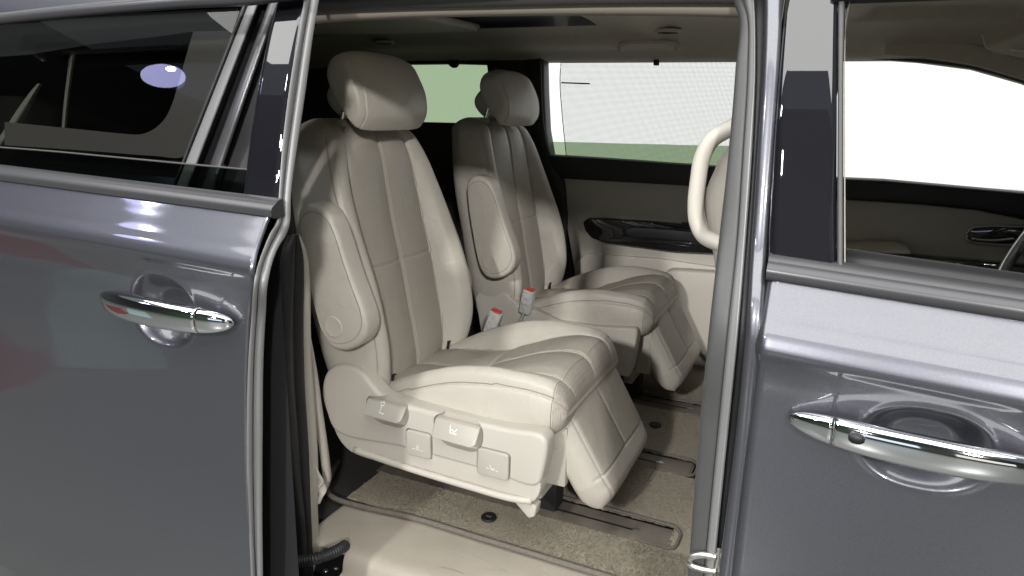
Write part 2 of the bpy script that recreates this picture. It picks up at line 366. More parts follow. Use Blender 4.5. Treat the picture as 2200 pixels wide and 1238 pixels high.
k = PY(1840, 942, .805); tube('lock_button', [k+(0, .006, 0), k+(0, -.0035, 0)], .0085, M['black'], fd, n=20, seg=3, up=(0, 0, 1), flat=.66)
# belt moulding: rounded bar running along the door under the glass
def moulding(name, x0, x1, off, par, n=40, zoff=0., xr=-.06):
    xs = np.linspace(x0, x1, n); prof = [(.012, -.010), (.001, -.012), (-.005, -.008), (-.006, .000), (-.004, .006), (.004, .011), (.006, .0125), (.010, .018), (.020, .021), (.022, -.010)]
    rows = [[(x, .868-off+a, zoff+belt(x)+.010+b) for a, b in prof] for x in xs]
    return surf(name, rows, M['mould'], par, close=True, caps=True)
o = moulding('belt_moulding', XS, 1.0, 0, fd); auto_smooth(o, 50)
# black gloss pillar cover and grey glass run
def pillar_cover(name, pxs, yfun, m, par, thick=.012, n=14):
    """pxs: rows of (left px, right px, py); laid on the leaning side surface yfun(z)"""
    rows = []
    for a, b, py in pxs:
        row = []
        for t in np.linspace(0, 1, n):
            px = a+(b-a)*t; y = .9
            for _ in range(12): y = float(yfun(PY(px, py, y)[2]))
            p = PY(px, py, y); e = min(t, 1-t)*(n-1); p[1] += .004*max(0, 1-e)**2; row.append(p)
        rows.append(row)
    ev = curve(np.array(rows).reshape(len(rows), -1), 40).reshape(40, n, 3)
    bk = ev[:, [-1, 0]]+np.array([0, thick, 0])
    return surf(name, np.concatenate([ev, bk], 1), m, par, close=True, caps=True)
YF = lambda z: YB(z)+.003
pillar_cover('pillar_cover', [(1649, 1796, 588), (1656, 1797, 420), (1668, 1798, 240), (1678, 1798, 110), (1688, 1799, 0), (1692, 1800, -40)], YF, M['gloss'], fd)
pillar_cover('glass_run', [(1798, 1812, 604), (1799, 1812, 300), (1800, 1813, 100), (1800, 1816, -20)], lambda z: YB(z)+.004, M['greyrubber'], fd, .02, 6)
pillar_cover('glass_seal', [(1813, 1817, 607), (1813, 1816, 300), (1814, 1816, 100), (1817, 1819, -20)], lambda z: YB(z)+.020, M['trim'], fd, .01, 4)
rows = [[(x, .97+a, .137+b-.03*max(0, x-.2)**1.5) for a, b in ((-.004, .012), (0, -.002), (.012, -.008), (.03, -.006), (.04, .05), (0, .06))] for x in np.linspace(-.03, .9, 30)]
surf('window_frame', rows, M['black'], fd, close=True, caps=True)
rows = [[(x, .905+a, belt(x)+.032+b) for a, b in ((0, 0), (.01, .004), (.03, .006), (.05, .004), (.055, -.03), (0, -.03))] for x in np.linspace(.012, 1.0, 20)]
surf('glass_slot_seal', rows, M['black'], fd, close=True, caps=True)
surf('inner_panel', [[(x, y, z) for y, z in ((.93, -.17), (.965, -.19), (.97, -.4), (.97, -.95))] for x in np.linspace(-.05, 1.0, 6)], M['trim'], fd)

# ---- pillar between the doors: stepped paint, groove and soft seal
rowsB = [(-40, 1566, 1590, 1612, 1617, 1640, 1646, 1684, 1692), (0, 1573, 1596, 1616, 1620, 1641, 1647, 1682, 1690), (34, 1587, 1606, 1618, 1622, 1641, 1647, 1680, 1688), (150, 1580, 1607, 1619, 1623, 1638, 1642, 1674, 1682), (339, 1564, 1596, 1606, 1615, 1625, 1630, 1660, 1668), (520, 1544, 1584, 1594, 1602, 1613, 1618, 1647, 1655), (700, 1524, 1565, 1580, 1587, 1602, 1607, 1636, 1646), (950, 1500, 1540, 1553, 1562, 1578, 1582, 1611, 1622), (1238, 1477, 1512, 1524, 1533, 1541, 1546, 1578, 1588), (1300, 1470, 1506, 1518, 1527, 1535, 1540, 1572, 1582)]
def b_pt(px, py, dy):
    y = .9
    for _ in range(12): y = float(YB(PY(px, py, y)[2]))+dy
    return PY(px, py, y)
colspec = {'pillar_seal': ((1, .056), (1.04, .044), (1.12, .040), (1.8, .036), (1.95, .036), (2.0, .040), (2.1, .05)), 'pillar_flange': ((2, .040), (2.4, .030), (3, .026), (3.5, .024), (4, .028)), 'pillar_groove': ((3.6, .034), (4, .042), (5, .042), (5.2, .028)), 'pillar_skin': ((5, .044), (5.15, .018), (5.6, .012), (6, .0095), (7, .010), (7.25, .018), (8, .03))}
bp = bpy.data.objects.new('door_pillar', None); COL.objects.link(bp); bp.parent = van; bp.matrix_parent_inverse = parent_world(van).inverted(); bp.location = (-.1, .9, -.3)
for nm, spec in colspec.items():
    rows = []
    for r in rowsB:
        rr = r[1:]
        rows.append(curve([b_pt(np.interp(c-1, range(8), rr), r[0], dy) for c, dy in spec], 14))
    ev = curve(np.array(rows).reshape(len(rows), -1), 60).reshape(60, 14, 3)
    surf(nm, ev, {'pillar_seal': M['greyrubber'], 'pillar_flange': M['jamb'], 'pillar_groove': M['rubber'], 'pillar_skin': M['paint']}[nm], bp)
surf('pillar_trim', [[(-.085+.01*z, .965+.05*z, z), (-.085, 1.04+.05*z, z), (-.02, 1.06+.05*z, z), (-.01, .97+.05*z, z)] for z in np.linspace(-.95, .16, 8)], M['trim'], bp)
# striker loop at the foot of the pillar
st = [PY(x, y, .866) for x, y in ((1540, 1197), (1505, 1192), (1482, 1200), (1482, 1212), (1505, 1222), (1540, 1228))]
tube('door_striker', st, .0048, M['steel'], bp, seg=40)
box('striker_plate', PY(1533, 1240, .866), PY(1548, 1180, .866)+(0, .004, 0), M['steel'], bp, .001)
# beige assist grip on the pillar
g = [(1575, 262), (1556, 270), (1520, 293), (1500, 330), (1491, 380), (1486, 430), (1489, 470), (1505, 500), (1535, 515), (1560, 522)]
tube('assist_grip', [PY(a+9, b+8, 1.03+.0*b) for a, b in g], .0118, M['plastic'], bp, n=16, seg=60, flat=1.15, up=(0, 1, 0))

# ---- sliding door (open, standing out from the body)
OFF = .075
XD = -.745
zs = np.concatenate([np.linspace(-1.12, -.52, 50), np.linspace(-.516, -.19, 150)])
xs = np.concatenate([np.linspace(-2.0, -1.22, 40), np.linspace(-1.215, -.80, 190), np.linspace(-.797, XD, 18)])
hcl = PY(347, 668, .765); l0 = PY(212, 640, .755); l1 = PY(497, 697, .755)
edge_px = [(599, 420), (596, 456), (595, 478), (581, 500), (563, 543), (551, 579), (545, 612), (540, 681), (533, 786), (530, 970), (539, 1238), (541, 1330)]
def sd_pt(px, py, dy=0.):
    y = .77
    for _ in range(14): y = float(YB(PY(px, py, y)[2]))-OFF+dy
    return PY(px, py, y)
eL = np.array([sd_pt(*q) for q in edge_px]); xe = lin([(p[2], p[0]) for p in eL])
beltS = lambda x: -.166-.021*(x+.75)
ZZ, SS = np.meshgrid(zs, xs, indexing='ij')
XX = np.where(SS > -1.0, -1.0+(SS+1.0)*(xe(np.clip(ZZ, eL[:, 2].min(), eL[:, 2].max()))+1.0)/(XD+1.0), SS)
Z2 = ZZ+(beltS(XX)+.193-.002)*sstep(-.75, -.3, ZZ)
Yv = YB(ZZ)-OFF+cup(XX, Z2, hcl[0], hcl[2], .072, .062, .030)
Yv = Yv+.022*sstep(-.62, -1.1, ZZ)
Yv[:, -1] += .006
sd = surf('sliding_door', np.stack([XX, Yv, Z2], -1), M['paint'], van, flip=True); sd['label'] = 'sliding rear door pushed back, with lowered glass and chrome pull'
c = (l0+l1)/2; handle('handle', (c[0], c[2]), (l1[0]-l0[0])/2, .020, .0235, sd, .765, 1, (l1[2]-l0[2])/(l1[0]-l0[0]))
xs = np.linspace(-2.0, -.752, 50)
prof = [(.012, -.010), (.001, -.012), (-.005, -.008), (-.006, .000), (-.004, .006), (.004, .011), (.006, .0125), (.010, .016), (.020, .018), (.022, -.010)]
o = surf('belt_moulding', [[(x, .868-OFF+a, beltS(x)+.008+b*.95) for a, b in prof] for x in xs], M['mould'], sd, close=True, caps=True); auto_smooth(o, 50)
YS = lambda z: YB(z)-OFF+.003
pillar_cover('pillar_cover', [(513, 592, 462), (521, 598, 400), (534, 608, 300), (553, 624, 180), (573, 640, 80), (590, 652, 14), (598, 657, -30)], YS, M['gloss'], sd)
# front edge of that door: folded flange with a soft groove
edge_r = [(632, 420), (631, 460), (629, 483), (622, 505), (606, 530), (592, 565), (582, 612), (578, 667), (573, 760), (571, 920), (571, 1238), (572, 1330)]
up_l = [(655, -30), (651, 14), (640, 80), (623, 180), (608, 300)]; up_r = [(699, -30), (690, 14), (679, 80), (663, 200), (648, 300)]
rows = []
for (a, b), (q, r) in zip(up_l+edge_px, up_r+edge_r):
    A = sd_pt(a, b, .002); B = PX(q, r, A[0]+.012)
    prof = [(0, 0, -.010), (0, 0, 0), (.06, .003, 0), (.40, .004, 0), (.45, .0, 0), (.49, -.006, 0), (.53, -.006, 0), (.57, .002, 0), (.64, .005, 0), (.94, .004, 0), (1, 0, 0), (1.02, -.02, 0), (1.0, -.06, 0)]
    rows.append(curve([A+(B-A)*t+np.array([e-.008*min(1, t*4), 0, 0]) for t, e, _ in prof], 30))
ev = curve(np.array(rows).reshape(len(rows), -1), 110).reshape(110, 30, 3)
surf('door_edge', ev, M['jamb'], sd)
# lowered glass standing in its slot, its top edge in view
gl = lambda x: np.interp(x, [-2.0, -1.36, -.79], [-.098, -.098, -.106])
def ygl(z): return float(YB(z))-OFF+.018
surf('window_glass', [[(x, ygl(z), z) for z in np.linspace(beltS(x)-.1, gl(x), 6)] for x in np.linspace(-2.0, -.775, 14)], M['darktint'], sd)
tube('glass_edge', [(x, ygl(gl(x)), gl(x)) for x in np.linspace(-2.0, -.775, 10)], .0017, M['greyrubber'], sd, n=6)
# upper window frame of the sliding door
tp = [(-60, 52), (0, 46), (120, 33), (300, 17), (420, 8), (540, 2), (640, -12)]
rows = []
for a, b in tp:
    p = PY(a, b, .885)
    rows.append([p+np.array(v) for v in ((0, -.004, .012), (0, -.012, .008), (0, -.014, 0), (0, -.010, -.006), (0, 0, -.007), (0, .02, 0), (0, .02, .02))])
surf('window_frame', curve(np.array(rows).reshape(len(rows), -1), 30).reshape(30, 7, 3), M['mould'], sd, close=True, caps=True)
surf('inner_panel', [[(x, .848, z) for z in (-1.1, -.5, -.22)] for x in (-2.0, -1.4, -.80)], M['black'], sd)

# ---- body behind the sliding door: quarter glass, painted pillar, roof rail
def yq(z): return float(YB(z))+.012
def body_pt(px, py, dy=0.012):
    y = .9
    for _ in range(14): y = float(YB(PY(px, py, y)[2]))+dy
    return PY(px, py, y)
bodyq = bpy.data.objects.new('rear_quarter', None); COL.objects.link(bodyq); bodyq.parent = van; bodyq.matrix_parent_inverse = parent_world(van).inverted(); bodyq.location = (-1.4, .95, -.1)
gl_out = [(500, 66), (394, 336), (385, 420), (-120, 380), (-120, 60), (0, 58), (250, 30), (470, 10)]
surf('quarter_glass', curve(np.array([[body_pt(a, b) for a in np.linspace(-160, rx, 8)] for b, rx in ((14, 519), (66, 500), (150, 467), (250, 428), (336, 395), (430, 360))]).reshape(6, -1), 16).reshape(16, 8, 3), M['tint'], bodyq)
# ceramic band with the rounded clear area
inner = [(415, 68), (400, 120), (383, 180), (368, 228), (352, 258), (330, 278), (300, 289), (260, 287), (200, 281), (120, 273), (60, 267), (10, 262)]
outer = [(500, 66), (482, 120), (461, 180), (442, 228), (430, 258), (422, 278), (408, 310), (395, 336), (330, 335), (200, 325), (100, 318), (10, 312)]
rows = []
for (a, b), (q, r) in zip(inner, outer): rows.append([body_pt(a+(q-a)*t, b+(r-b)*t, .0155) for t in np.linspace(0, 1, 5)])
surf('ceramic_band', curve(np.array(rows).reshape(12, -1), 60).reshape(60, 5, 3), M['frit'], bodyq)
top_in = [(-120, 130), (60, 118), (200, 95), (330, 80), (415, 68), (500, 66)]; top_out = [(-120, 60), (60, 50), (200, 36), (330, 24), (430, 14), (515, 12)]
surf('ceramic_band', [[body_pt(a+(q-a)*t, b+(r-b)*t, .0155) for t in np.linspace(0, 1, 4)] for (a, b), (q, r) in zip(top_in, top_out)], M['black'], bodyq)
# painted pillar strips beside the glass
def strip(name, rows, m, dys, par, n=10):
    rr = []
    for (a, b, py) in rows: rr.append(curve([body_pt(a+(b-a)*t, py, dy) for t, dy in dys], n))
    return surf(name, curve(np.array(rr).reshape(len(rr), -1), 30).reshape(30, n, 3), m, par)
def lerp_rows(a66, a336, b66, b336): return [(np.interp(0, [0, 1], [a66+(a336-a66)*(y-66)/270]*2), b66+(b336-b66)*(y-66)/270, y) for y in (-12, 66, 170, 250, 336, 430)]
strip('glass_surround', lerp_rows(500, 395, 511, 404), M['rubber'], ((0, .006), (.3, 0), (.8, .004), (1, .012)), bodyq)
strip('pillar_skin', lerp_rows(511, 404, 533, 430), M['lightjamb'], ((0, .012), (.08, .0), (.5, -.003), (.92, -.001), (1, .010)), bodyq)
strip('pillar_gap', lerp_rows(532, 429, 557, 459), M['rubber'], ((0, .012), (.1, .026), (.9, .026), (1, .012)), bodyq)
strip('pillar_flange', lerp_rows(556, 458, 578, 486), M['mould'], ((0, .014), (.1, .0), (.9, .002), (1, .02)), bodyq)
strip('pillar_inner', lerp_rows(581, 491, 676, 590), M['black'], ((0, .03), (.5, .05), (1, .08)), bodyq)
strip('inner_strip', [(150, 164, 112), (144, 156, 160), (136, 147, 230), (129, 140, 322)], M['lever2'], ((0, .055), (.5, .045), (1, .055)), bodyq)  # dull beige strips set close behind the quarter glass
strip('inner_strip', [(-30, 0, 330), (0, 30, 292), (34, 62, 240), (66, 84, 196), (80, 92, 180)], M['lever2'], ((0, .055), (.5, .04), (1, .055)), bodyq)
strip('inner_strip', [(8, 44, 50), (40, 76, 84), (70, 96, 118), (88, 100, 132)], M['lever2'], ((0, .055), (.5, .04), (1, .055)), bodyq)
# ---- rear edge of the door opening: black weatherstrip and beige trim
XR = -.96
ws_l = [(618, 505), (606, 535), (600, 580), (597, 640), (597, 720), (598, 800), (604, 880), (612, 960), (622, 1040), (632, 1110), (640, 1190), (645, 1240)]
ws_r = [(628, 503), (641, 545), (645, 600), (644, 680), (645, 760), (648, 840), (652, 900), (655, 960), (657, 1040), (659, 1110), (662, 1190), (664, 1240)]
rows = []
for a, b in zip(ws_l, ws_r):
    A, B = PX(*a, XR), PX(*b, XR)
    rows.append(curve([A+(B-A)*t+np.array([e, 0, 0]) for t, e in ((0, 0), (.1, .012), (.4, .016), (.5, .006), (.6, .014), (.85, .018), (1, 0))], 22))
surf('weatherstrip', curve(np.array(rows).reshape(12, -1), 70).reshape(70, 22, 3), M['rubber'], bodyq)
tr_r = [(634, 503), (651, 545), (658, 620), (660, 700), (663, 790), (667, 840), (672, 900), (676, 960), (678, 1020), (676, 1080), (678, 1120), (680, 1160)]
rows = []
for a, b in zip(ws_r, tr_r):
    A, B = PX(a[0]-3, a[1], XR), PX(b[0]+2, b[1], XR-.004)
    rows.append([A, A+(B-A)*.12+np.array([.012, 0, 0]), A+(B-A)*.8+np.array([.012, 0, 0]), B+np.array([.004, 0, 0]), B+np.array([-.05, 0.02, 0])])
surf('rear_trim', curve(np.array(rows).reshape(12, -1), 50).reshape(50, 5, 3), M['plastic'], bodyq)
# dark jamb between door and weatherstrip
jl = [(560, 480), (556, 640), (556, 800), (556, 1000), (556, 1290)]; jr = [(630, 480), (610, 640), (615, 800), (635, 1000), (652, 1290)]
surf('jamb_panel', [[PX(a[0]+(b[0]-a[0])*t, a[1], XR-.035+.02*t) for t in np.linspace(0, 1, 8)] for a, b in zip(jl, jr)], M['black'], bodyq)
surf('rear_wheelhouse', [[PX(a, b, XR-.02) for a in (558, 578, 600)] for b in (1040, 1120, 1240)], M['jamb'], bodyq)
# second trim leaf with the belt slot
lf = [((660, 700), (664, 702)), ((664, 790), (682, 800)), ((668, 860), (693, 880)), ((680, 930), (702, 940)), ((690, 1000), (710, 1000)), ((694, 1040), (712, 1030)), ((690, 1070), (700, 1060))]
surf('belt_trim', curve(np.array([[PX(*a, -.985), PX((a[0]+b[0])/2, (a[1]+b[1])/2, -.97), PX(*b, -.985), PX(b[0]-2, b[1], -1.03)] for a, b in lf]).reshape(7, -1), 30).reshape(30, 4, 3), M['plastic'], bodyq)
belt_pts = [PX(666, 915, -.968), PX(672, 960, -.966), PX(679, 1000, -.964), PX(683, 1030, -.962)]
tube('seat_belt', belt_pts, .0065, M['blackprint'], bodyq, flat=.3, n=8)
tube('belt_anchor', [PX(676, 1000, -.955), PX(682, 1020, -.953), PX(688, 1035, -.952), PX(690, 1062, -.95), PX(684, 1078, -.955)], lambda s: .006+.006*math.sin(min(1, s*1.15)*math.pi*.75), M['plastic'], bodyq, flat=.5, n=12)

# ---- sill step
y0 = 1.20
def sill_row(x):
    t = float(sstep(-.866, -.862, x)); t1 = float(sstep(-.936, -.918, x))
    nn = np.array([(1.235, -.9385), (1.16, -.937), (1.11, -.938), (1.068, -.9405), (1.060, -.944), (1.059, -.950), (1.066, -.954), (1.08, -.955), (1.10, -.955), (1.12, -.955)])
    a = np.array([(1.235, -.9385), (1.16, -.937), (1.11, -.938), (1.068, -.9405), (1.058, -.944), (1.053, -.954), (1.052, -.966), (1.053, -.978), (1.056, -.988), (1.075, -.990)])
    b = np.array([(1.235, -.9385), (1.16, -.937), (1.11, -.938), (1.068, -.9405), (1.058, -.945), (1.051, -.954), (1.046, -.972), (1.042, -.992), (1.030, -1.004), (.964, -1.015)])
    q = a+(nn-a)*t1; q = q+(b-q)*t
    return [(x, y, z) for y, z in q]
xsill = np.concatenate([np.linspace(-.978, -.94, 6), np.linspace(-.936, -.918, 10), [-.91, -.89, -.87], np.linspace(-.8665, -.8615, 7), np.linspace(-.855, .0, 60)])
rows = [curve(sill_row(x), 50) for x in xsill]
e0_ = np.array(rows[0]); rows = [e0_*np.array([0, 1, 1])+np.array([-.986, .006, -.05]), e0_*np.array([0, 1, 1])+np.array([-.984, .002, -.006])]+rows
surf('sill_trim', rows, M['sill'], van)
surf('scuff_line', [[(x, y, -.9368-.0008*(y < 1.13)) for y in (1.158, 1.1595)] for x in np.linspace(-.80, -.1, 12)], M['lever'], van)
for k in range(9):
    x0, yy, ln_, an_ = rng.uniform(-.84, -.30), rng.uniform(1.075, 1.19), rng.uniform(.02, .09), rng.uniform(-.5, .35)
    if k == 0: x0, yy, ln_, an_ = -.905, 1.125, .055, -.95
    sc_ = curve([(x0, yy, -.9366), (x0+ln_*.5*math.cos(an_), yy+ln_*.5*math.sin(an_)+.002, -.9364), (x0+ln_*math.cos(an_), yy+ln_*math.sin(an_), -.9366)], 10)
    sc_ = sc_[(sc_[:, 1] < 1.2) & (sc_[:, 1] > 1.068)]
    if len(sc_) > 2: surf('scuff_mark', [[p+np.array([0, -.0005-.0004*(k == 0), 0]), p+np.array([0, .0005, 0])] for p in sc_], M['scuff'], van)
# dark rail well under the sill, with screws, and the cable chain
box('rail_well', (-1.35, .86, -1.12), (-.70, 1.10, -1.055), M['black'], van, .004)
for a, b in ((700, 1228), (722, 1222), (668, 1235)):
    q = PZ(a, b, -1.053); tube('screw', [q, q+(0, 0, .004)], .006, M['steel'], van, n=12, seg=3, up=(1, 0, 0))
cp = [PY(520, 1216, .965), PY(575, 1214, .975), PY(640, 1208, .985), PY(690, 1197, 1.0), PY(722, 1184, 1.03), PY(742, 1172, 1.07)]
N = 46; cc = curve(cp, N*6); 
Tn = np.gradient(cc, axis=0); Tn /= np.linalg.norm(Tn, axis=1)[:, None]; rings = []
for i, (p, t) in enumerate(zip(cc, Tn)):
    a = np.cross(t, (0, 0, 1)); a /= np.linalg.norm(a); b = np.cross(a, t); q = .0125 if (i % 6) < 3 else .0098
    th = np.linspace(0, 2*np.pi, 16, endpoint=False); rings.append(p+q*(np.cos(th)[:, None]*a+np.sin(th)[:, None]*b))
surf('cable_conduit', rings, M['rubber'], van, close=True, caps=True)

# ---- headliner, roof edge
zc_ = lin([(1.045, .148), (1.09, .16), (1.2, .205), (1.4, .252), (1.82, .285), (2.1, .275), (2.3, .262), (2.42, .238), (2.52, .205), (2.6, .178), (2.68, .172)])
xs = np.linspace(-2.75, 1.1, 150); ys = np.concatenate([np.linspace(1.045, 2.0, 40), np.linspace(2.01, 2.68, 60)])
Yc, Xc = np.meshgrid(ys, xs, indexing='ij'); 
def rect_d(x, y, x0, x1, y0, y1): return np.maximum(np.maximum(x0-x, x-x1), np.maximum(y0-y, y-y1))
def ceil_z(X, Y):
    dd = rect_d(X, Y, -1.95, -.745, 1.45, 2.30); dv = rect_d(X, Y, .05, .42, 1.2, 2.28)
    return zc_(Y)-.02*sstep(.15, .75, X)-.05*sstep(-1.6, -2.6, X)-.014*gauss(dd-.14, .06)+.022*sstep(.05, 0, dv)
Zc = ceil_z(Xc, Yc); dd = rect_d(Xc, Yc, -1.95, -.745, 1.45, 2.30)
keep = dd > 0
F = [f for f in grid_faces(len(ys), len(xs)) if keep.ravel()[list(f)].any()]
hl_ = raw('headliner', np.stack([Xc, Yc, Zc], -1).reshape(-1, 3), F, M['head'], van)
box('sunroof_glass', (-1.97, 1.43, .345), (-.70, 2.36, .352), M['gloss'], hl_, 0)
for yy in (2.0, 2.1, 2.18, 2.25): box('sunroof_rail', (-1.9, yy, .318), (-.76, yy+.02, .335), M['black'], hl_, .002)
box('sunroof_shade', (-1.95, 1.5, .256), (-1.20, 2.33, .282), M['head'], hl_, .012, 4)
def vent(px, py, z, rx, name='air_vent'):
    q = PZ(px, py, z); y = q[1]
    for _ in range(10):
        pass
    for y in np.linspace(1.7, 2.62, 400):
        q = PY(px, py, y)
        if q[2] >= float(ceil_z(q[0], q[1])): break
    q = q-np.array([0, 0, .004])
    v = bpy.data.objects.new(name, None); COL.objects.link(v); v.parent = hl_; v.location = q; v.matrix_parent_inverse = parent_world(hl_).inverted()
    th = np.linspace(0, 2*np.pi, 29)[:-1]
    ring = [[q+np.array([a*rx*math.cos(t), b*math.sin(t)*rx, c]) for t in th] for a, b, c in ((1.25, 1.25, .006), (1.2, 1.2, -.001), (1.02, 1.02, -.004), (.95, .95, .004))]
    V = np.array(ring); 
    ob = surf(name, V, M['head'], None, close=True); bpy.data.objects.remove(v)
    ob.parent = hl_; ob.matrix_parent_inverse = parent_world(hl_).inverted()
    raw('vent_core', [q+np.array([rx*math.cos(t), rx*math.sin(t), .003]) for t in th], [tuple(range(28))], M['black'], hl_)
    for k in (-.5, 0, .5):
        hw = rx*math.sqrt(1-k*k)*.92
        box('vent_slat', q+np.array([-hw, k*rx-.003, -.004]), q+np.array([hw, k*rx+.003, .002]), M['dark'], hl_, .001)
vent(1435, 66, .25, .036); vent(825, 90, .25, .036)
gp = [(1331, 112), (1333, 100), (1346, 93), (1395, 90), (1440, 92), (1455, 97), (1452, 112)]
tube('grab_handle', [PY(a, b, 2.425) for a, b in gp], .0115, M['head'], hl_, n=12, seg=50, flat=.8)
# outer roof and roof-edge seals
rf = [[(x, y, z-.04*sstep(-1.6, -2.7, x)) for y, z in ((.985, .165), (1.0, .205), (1.03, .25), (1.1, .30), (1.3, .35), (1.82, .385), (2.35, .35), (2.55, .30), (2.66, .22))] for x in np.linspace(-2.8, 1.15, 30)]
surf('roof', rf, M['paint'], van)
rl = [(640, -34), (690, 12), (900, 3), (1100, -5), (1300, -14), (1500, -20), (1620, -24)]
def sweep(name, pts, prof, m, par, n=60):
    P = curve(pts, n); return surf(name, [[p+np.array([0, a, b]) for a, b in prof] for p in P], m, par, close=True, caps=True)
e0 = [PY(a, b, 1.035) for a, b in ((640, 50), (690, 44), (860, 34), (1060, 29), (1300, 27), (1500, 29), (1620, 32))]
sweep('opening_trim', e0, [(0, 0), (.012, -.003), (.02, .0), (.025, .03), (0, .03), (-.004, .02), (-.003, .006)], M['head2'], van)
e1 = [PY(a, b, 1.02) for a, b in ((640, 18), (690, 14), (860, 6), (1060, 0), (1300, -6), (1500, -8), (1620, -8))]
sweep('roof_seal', e1, [(0, -.008), (.008, -.009), (.012, 0), (.012, .02), (0, .022), (-.008, .012), (-.009, 0)], M['greyrubber'], van)
e2 = [PY(a, b, 1.0) for a, b in ((640, -20), (690, -22), (860, -26), (1300, -36), (1620, -40))]
sweep('roof_flange', e2, [(0, -.012), (.02, -.010), (.02, .03), (0, .04), (-.012, .02)], M['rubber'], van)

# ---- far side of the cabin
far = bpy.data.objects.new('far_side_door', None); COL.objects.link(far); far.parent = van; far.matrix_parent_inverse = parent_world(van).inverted(); far.location = (-.7, 2.6, -.4)
def farpoly(name, pts, y, depth, m, par, bevel=.004, seg=2, label=None): return prism(name, [PY(a, b, y) for a, b in pts], (0, depth, 0), m, par, bevel, seg, label)
FX = 1640
farpoly('door_panel', [(1200, 380), (FX, 408), (FX, 620), (1500, 585), (1232, 570)], 2.60, .06, M['trim'], far, .003)
farpoly('belt_cap', [(1172, 333), (1300, 341), (FX, 366), (FX, 408), (1480, 400), (1205, 384), (1185, 360)], 2.575, .07, M['black'], far, .006)
arm = [(1252, 478), (1262, 469), (1300, 470), (1400, 476), (1500, 486), (1590, 500), (1590, 548), (1530, 546), (1450, 542), (1360, 530), (1300, 522), (1270, 512), (1256, 495)]
farpoly('armrest_panel', arm, 2.57, .05, M['gloss'], far, .006, 3)
pul = [(1345, 494), (1352, 490), (1420, 492), (1495, 500), (1500, 508), (1494, 518), (1450, 516), (1360, 508), (1347, 503)]
tube('pull_bezel', [PY(a, b, 2.567) for a, b in pul], .0028, M['gloss'], far, n=8, seg=80, closed=True)
farpoly('pull_pocket', pul, 2.566, .01, M['black'], far, .001)
for i in range(4): farpoly('window_switch', [(1464+i*5, 478), (1468+i*5, 478), (1468+i*5, 483), (1464+i*5, 483)], 2.566, .01, M['black'], far, .0005)
farpoly('lower_panel', [(1232, 568), (1262, 545), (1420, 556), (FX, 590), (FX, 900), (1400, 800), (1236, 640)], 2.585, .06, M['plastic'], far, .006)
farpoly('map_pocket', [(1425, 588), (1440, 580), (FX, 592), (FX, 820), (1540, 800), (1470, 720), (1440, 640)], 2.53, .06, M['plastic'], far, .012, 3)
# window of that door: black frame, lowered green glass, mesh sunshade
def farquad(name, rows, y, m, par, thick=0): return surf(name, [[PY(a, b, y) for a, b in r] for r in rows], m, par, thick=thick)
farquad('window_glass', [[(1170, 304), (1400, 310), (1660, 316)], [(1176, 345), (1400, 362), (1660, 384)]], 2.645, M['green'], far)
shade = farquad('sunshade', [[(1206, 122), (1400, 126), (1640, 124)], [(1203, 170), (1400, 172), (1640, 174)], [(1208, 250), (1400, 256), (1640, 262)], [(1217, 340), (1400, 356), (1640, 378)]], 2.625, M['mesh'], far)
tube('shade_edge', [PY(a, b, 2.624) for a, b in ((1206, 124), (1203, 170), (1208, 250), (1217, 338))], .0016, M['black'], shade, n=6)
farpoly('shade_bar', [(1206, 122), (FX, 122), (FX, 128), (1206, 131)], 2.615, .012, M['black'], shade, .002)
farpoly('shade_hook', [(1262, 122), (1276, 122), (1275, 129), (1263, 129)], 2.605, .012, M['white'], shade, .002)
farpoly('shade_hook', [(1403, 120), (1416, 120), (1415, 141), (1404, 141)], 2.605, .012, M['black'], shade, .002)
tube('shade_rod', [PY(1206, 178, 2.62), PY(1267, 180, 2.62)], .0026, M['black'], shade, n=8, seg=4)
pil = bpy.data.objects.new('far_pillars', None); COL.objects.link(pil); pil.parent = van; pil.matrix_parent_inverse = parent_world(van).inverted(); pil.location = (-1.2, 2.6, 0)
pil.name = 'far_pillar'
farpoly('pillar_seal', [(1128, 128), (1166, 122), (1168, 200), (1172, 280), (1182, 338), (1212, 392), (1218, 470), (1210, 600), (1185, 600), (1190, 480), (1180, 400), (1150, 340), (1135, 240)], 2.585, .07, M['rubber'], pil, .012, 3)
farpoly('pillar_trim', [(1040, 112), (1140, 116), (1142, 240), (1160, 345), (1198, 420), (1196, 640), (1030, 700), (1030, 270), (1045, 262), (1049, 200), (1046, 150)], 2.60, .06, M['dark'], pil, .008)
tube('pillar_highlight', [PY(a, b, 2.575) for a, b in ((1161, 124), (1163, 200), (1169, 280), (1180, 332))], .004, M['greyrubber'], pil, n=8)  # lighter tube stands in for a highlight along the seal edge
farquad('quarter_glass', [[(830, 130), (1052, 130)], [(830, 280), (1052, 280)]], 2.64, M['green'], pil)
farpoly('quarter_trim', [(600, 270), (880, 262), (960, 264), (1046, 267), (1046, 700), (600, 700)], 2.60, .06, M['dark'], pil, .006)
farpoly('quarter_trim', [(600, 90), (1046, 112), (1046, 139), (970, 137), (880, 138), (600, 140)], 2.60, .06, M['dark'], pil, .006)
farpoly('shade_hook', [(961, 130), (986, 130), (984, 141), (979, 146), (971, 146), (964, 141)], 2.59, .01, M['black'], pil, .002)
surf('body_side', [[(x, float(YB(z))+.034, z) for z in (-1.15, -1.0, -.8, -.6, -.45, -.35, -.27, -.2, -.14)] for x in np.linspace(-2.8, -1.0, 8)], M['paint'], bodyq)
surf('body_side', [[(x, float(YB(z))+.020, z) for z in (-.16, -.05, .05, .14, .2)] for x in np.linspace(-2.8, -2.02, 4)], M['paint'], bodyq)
farpoly('quarter_trim', [(300, 100), (845, 100), (845, 300), (300, 300)], 2.60, .03, M['dark'], pil, .003)
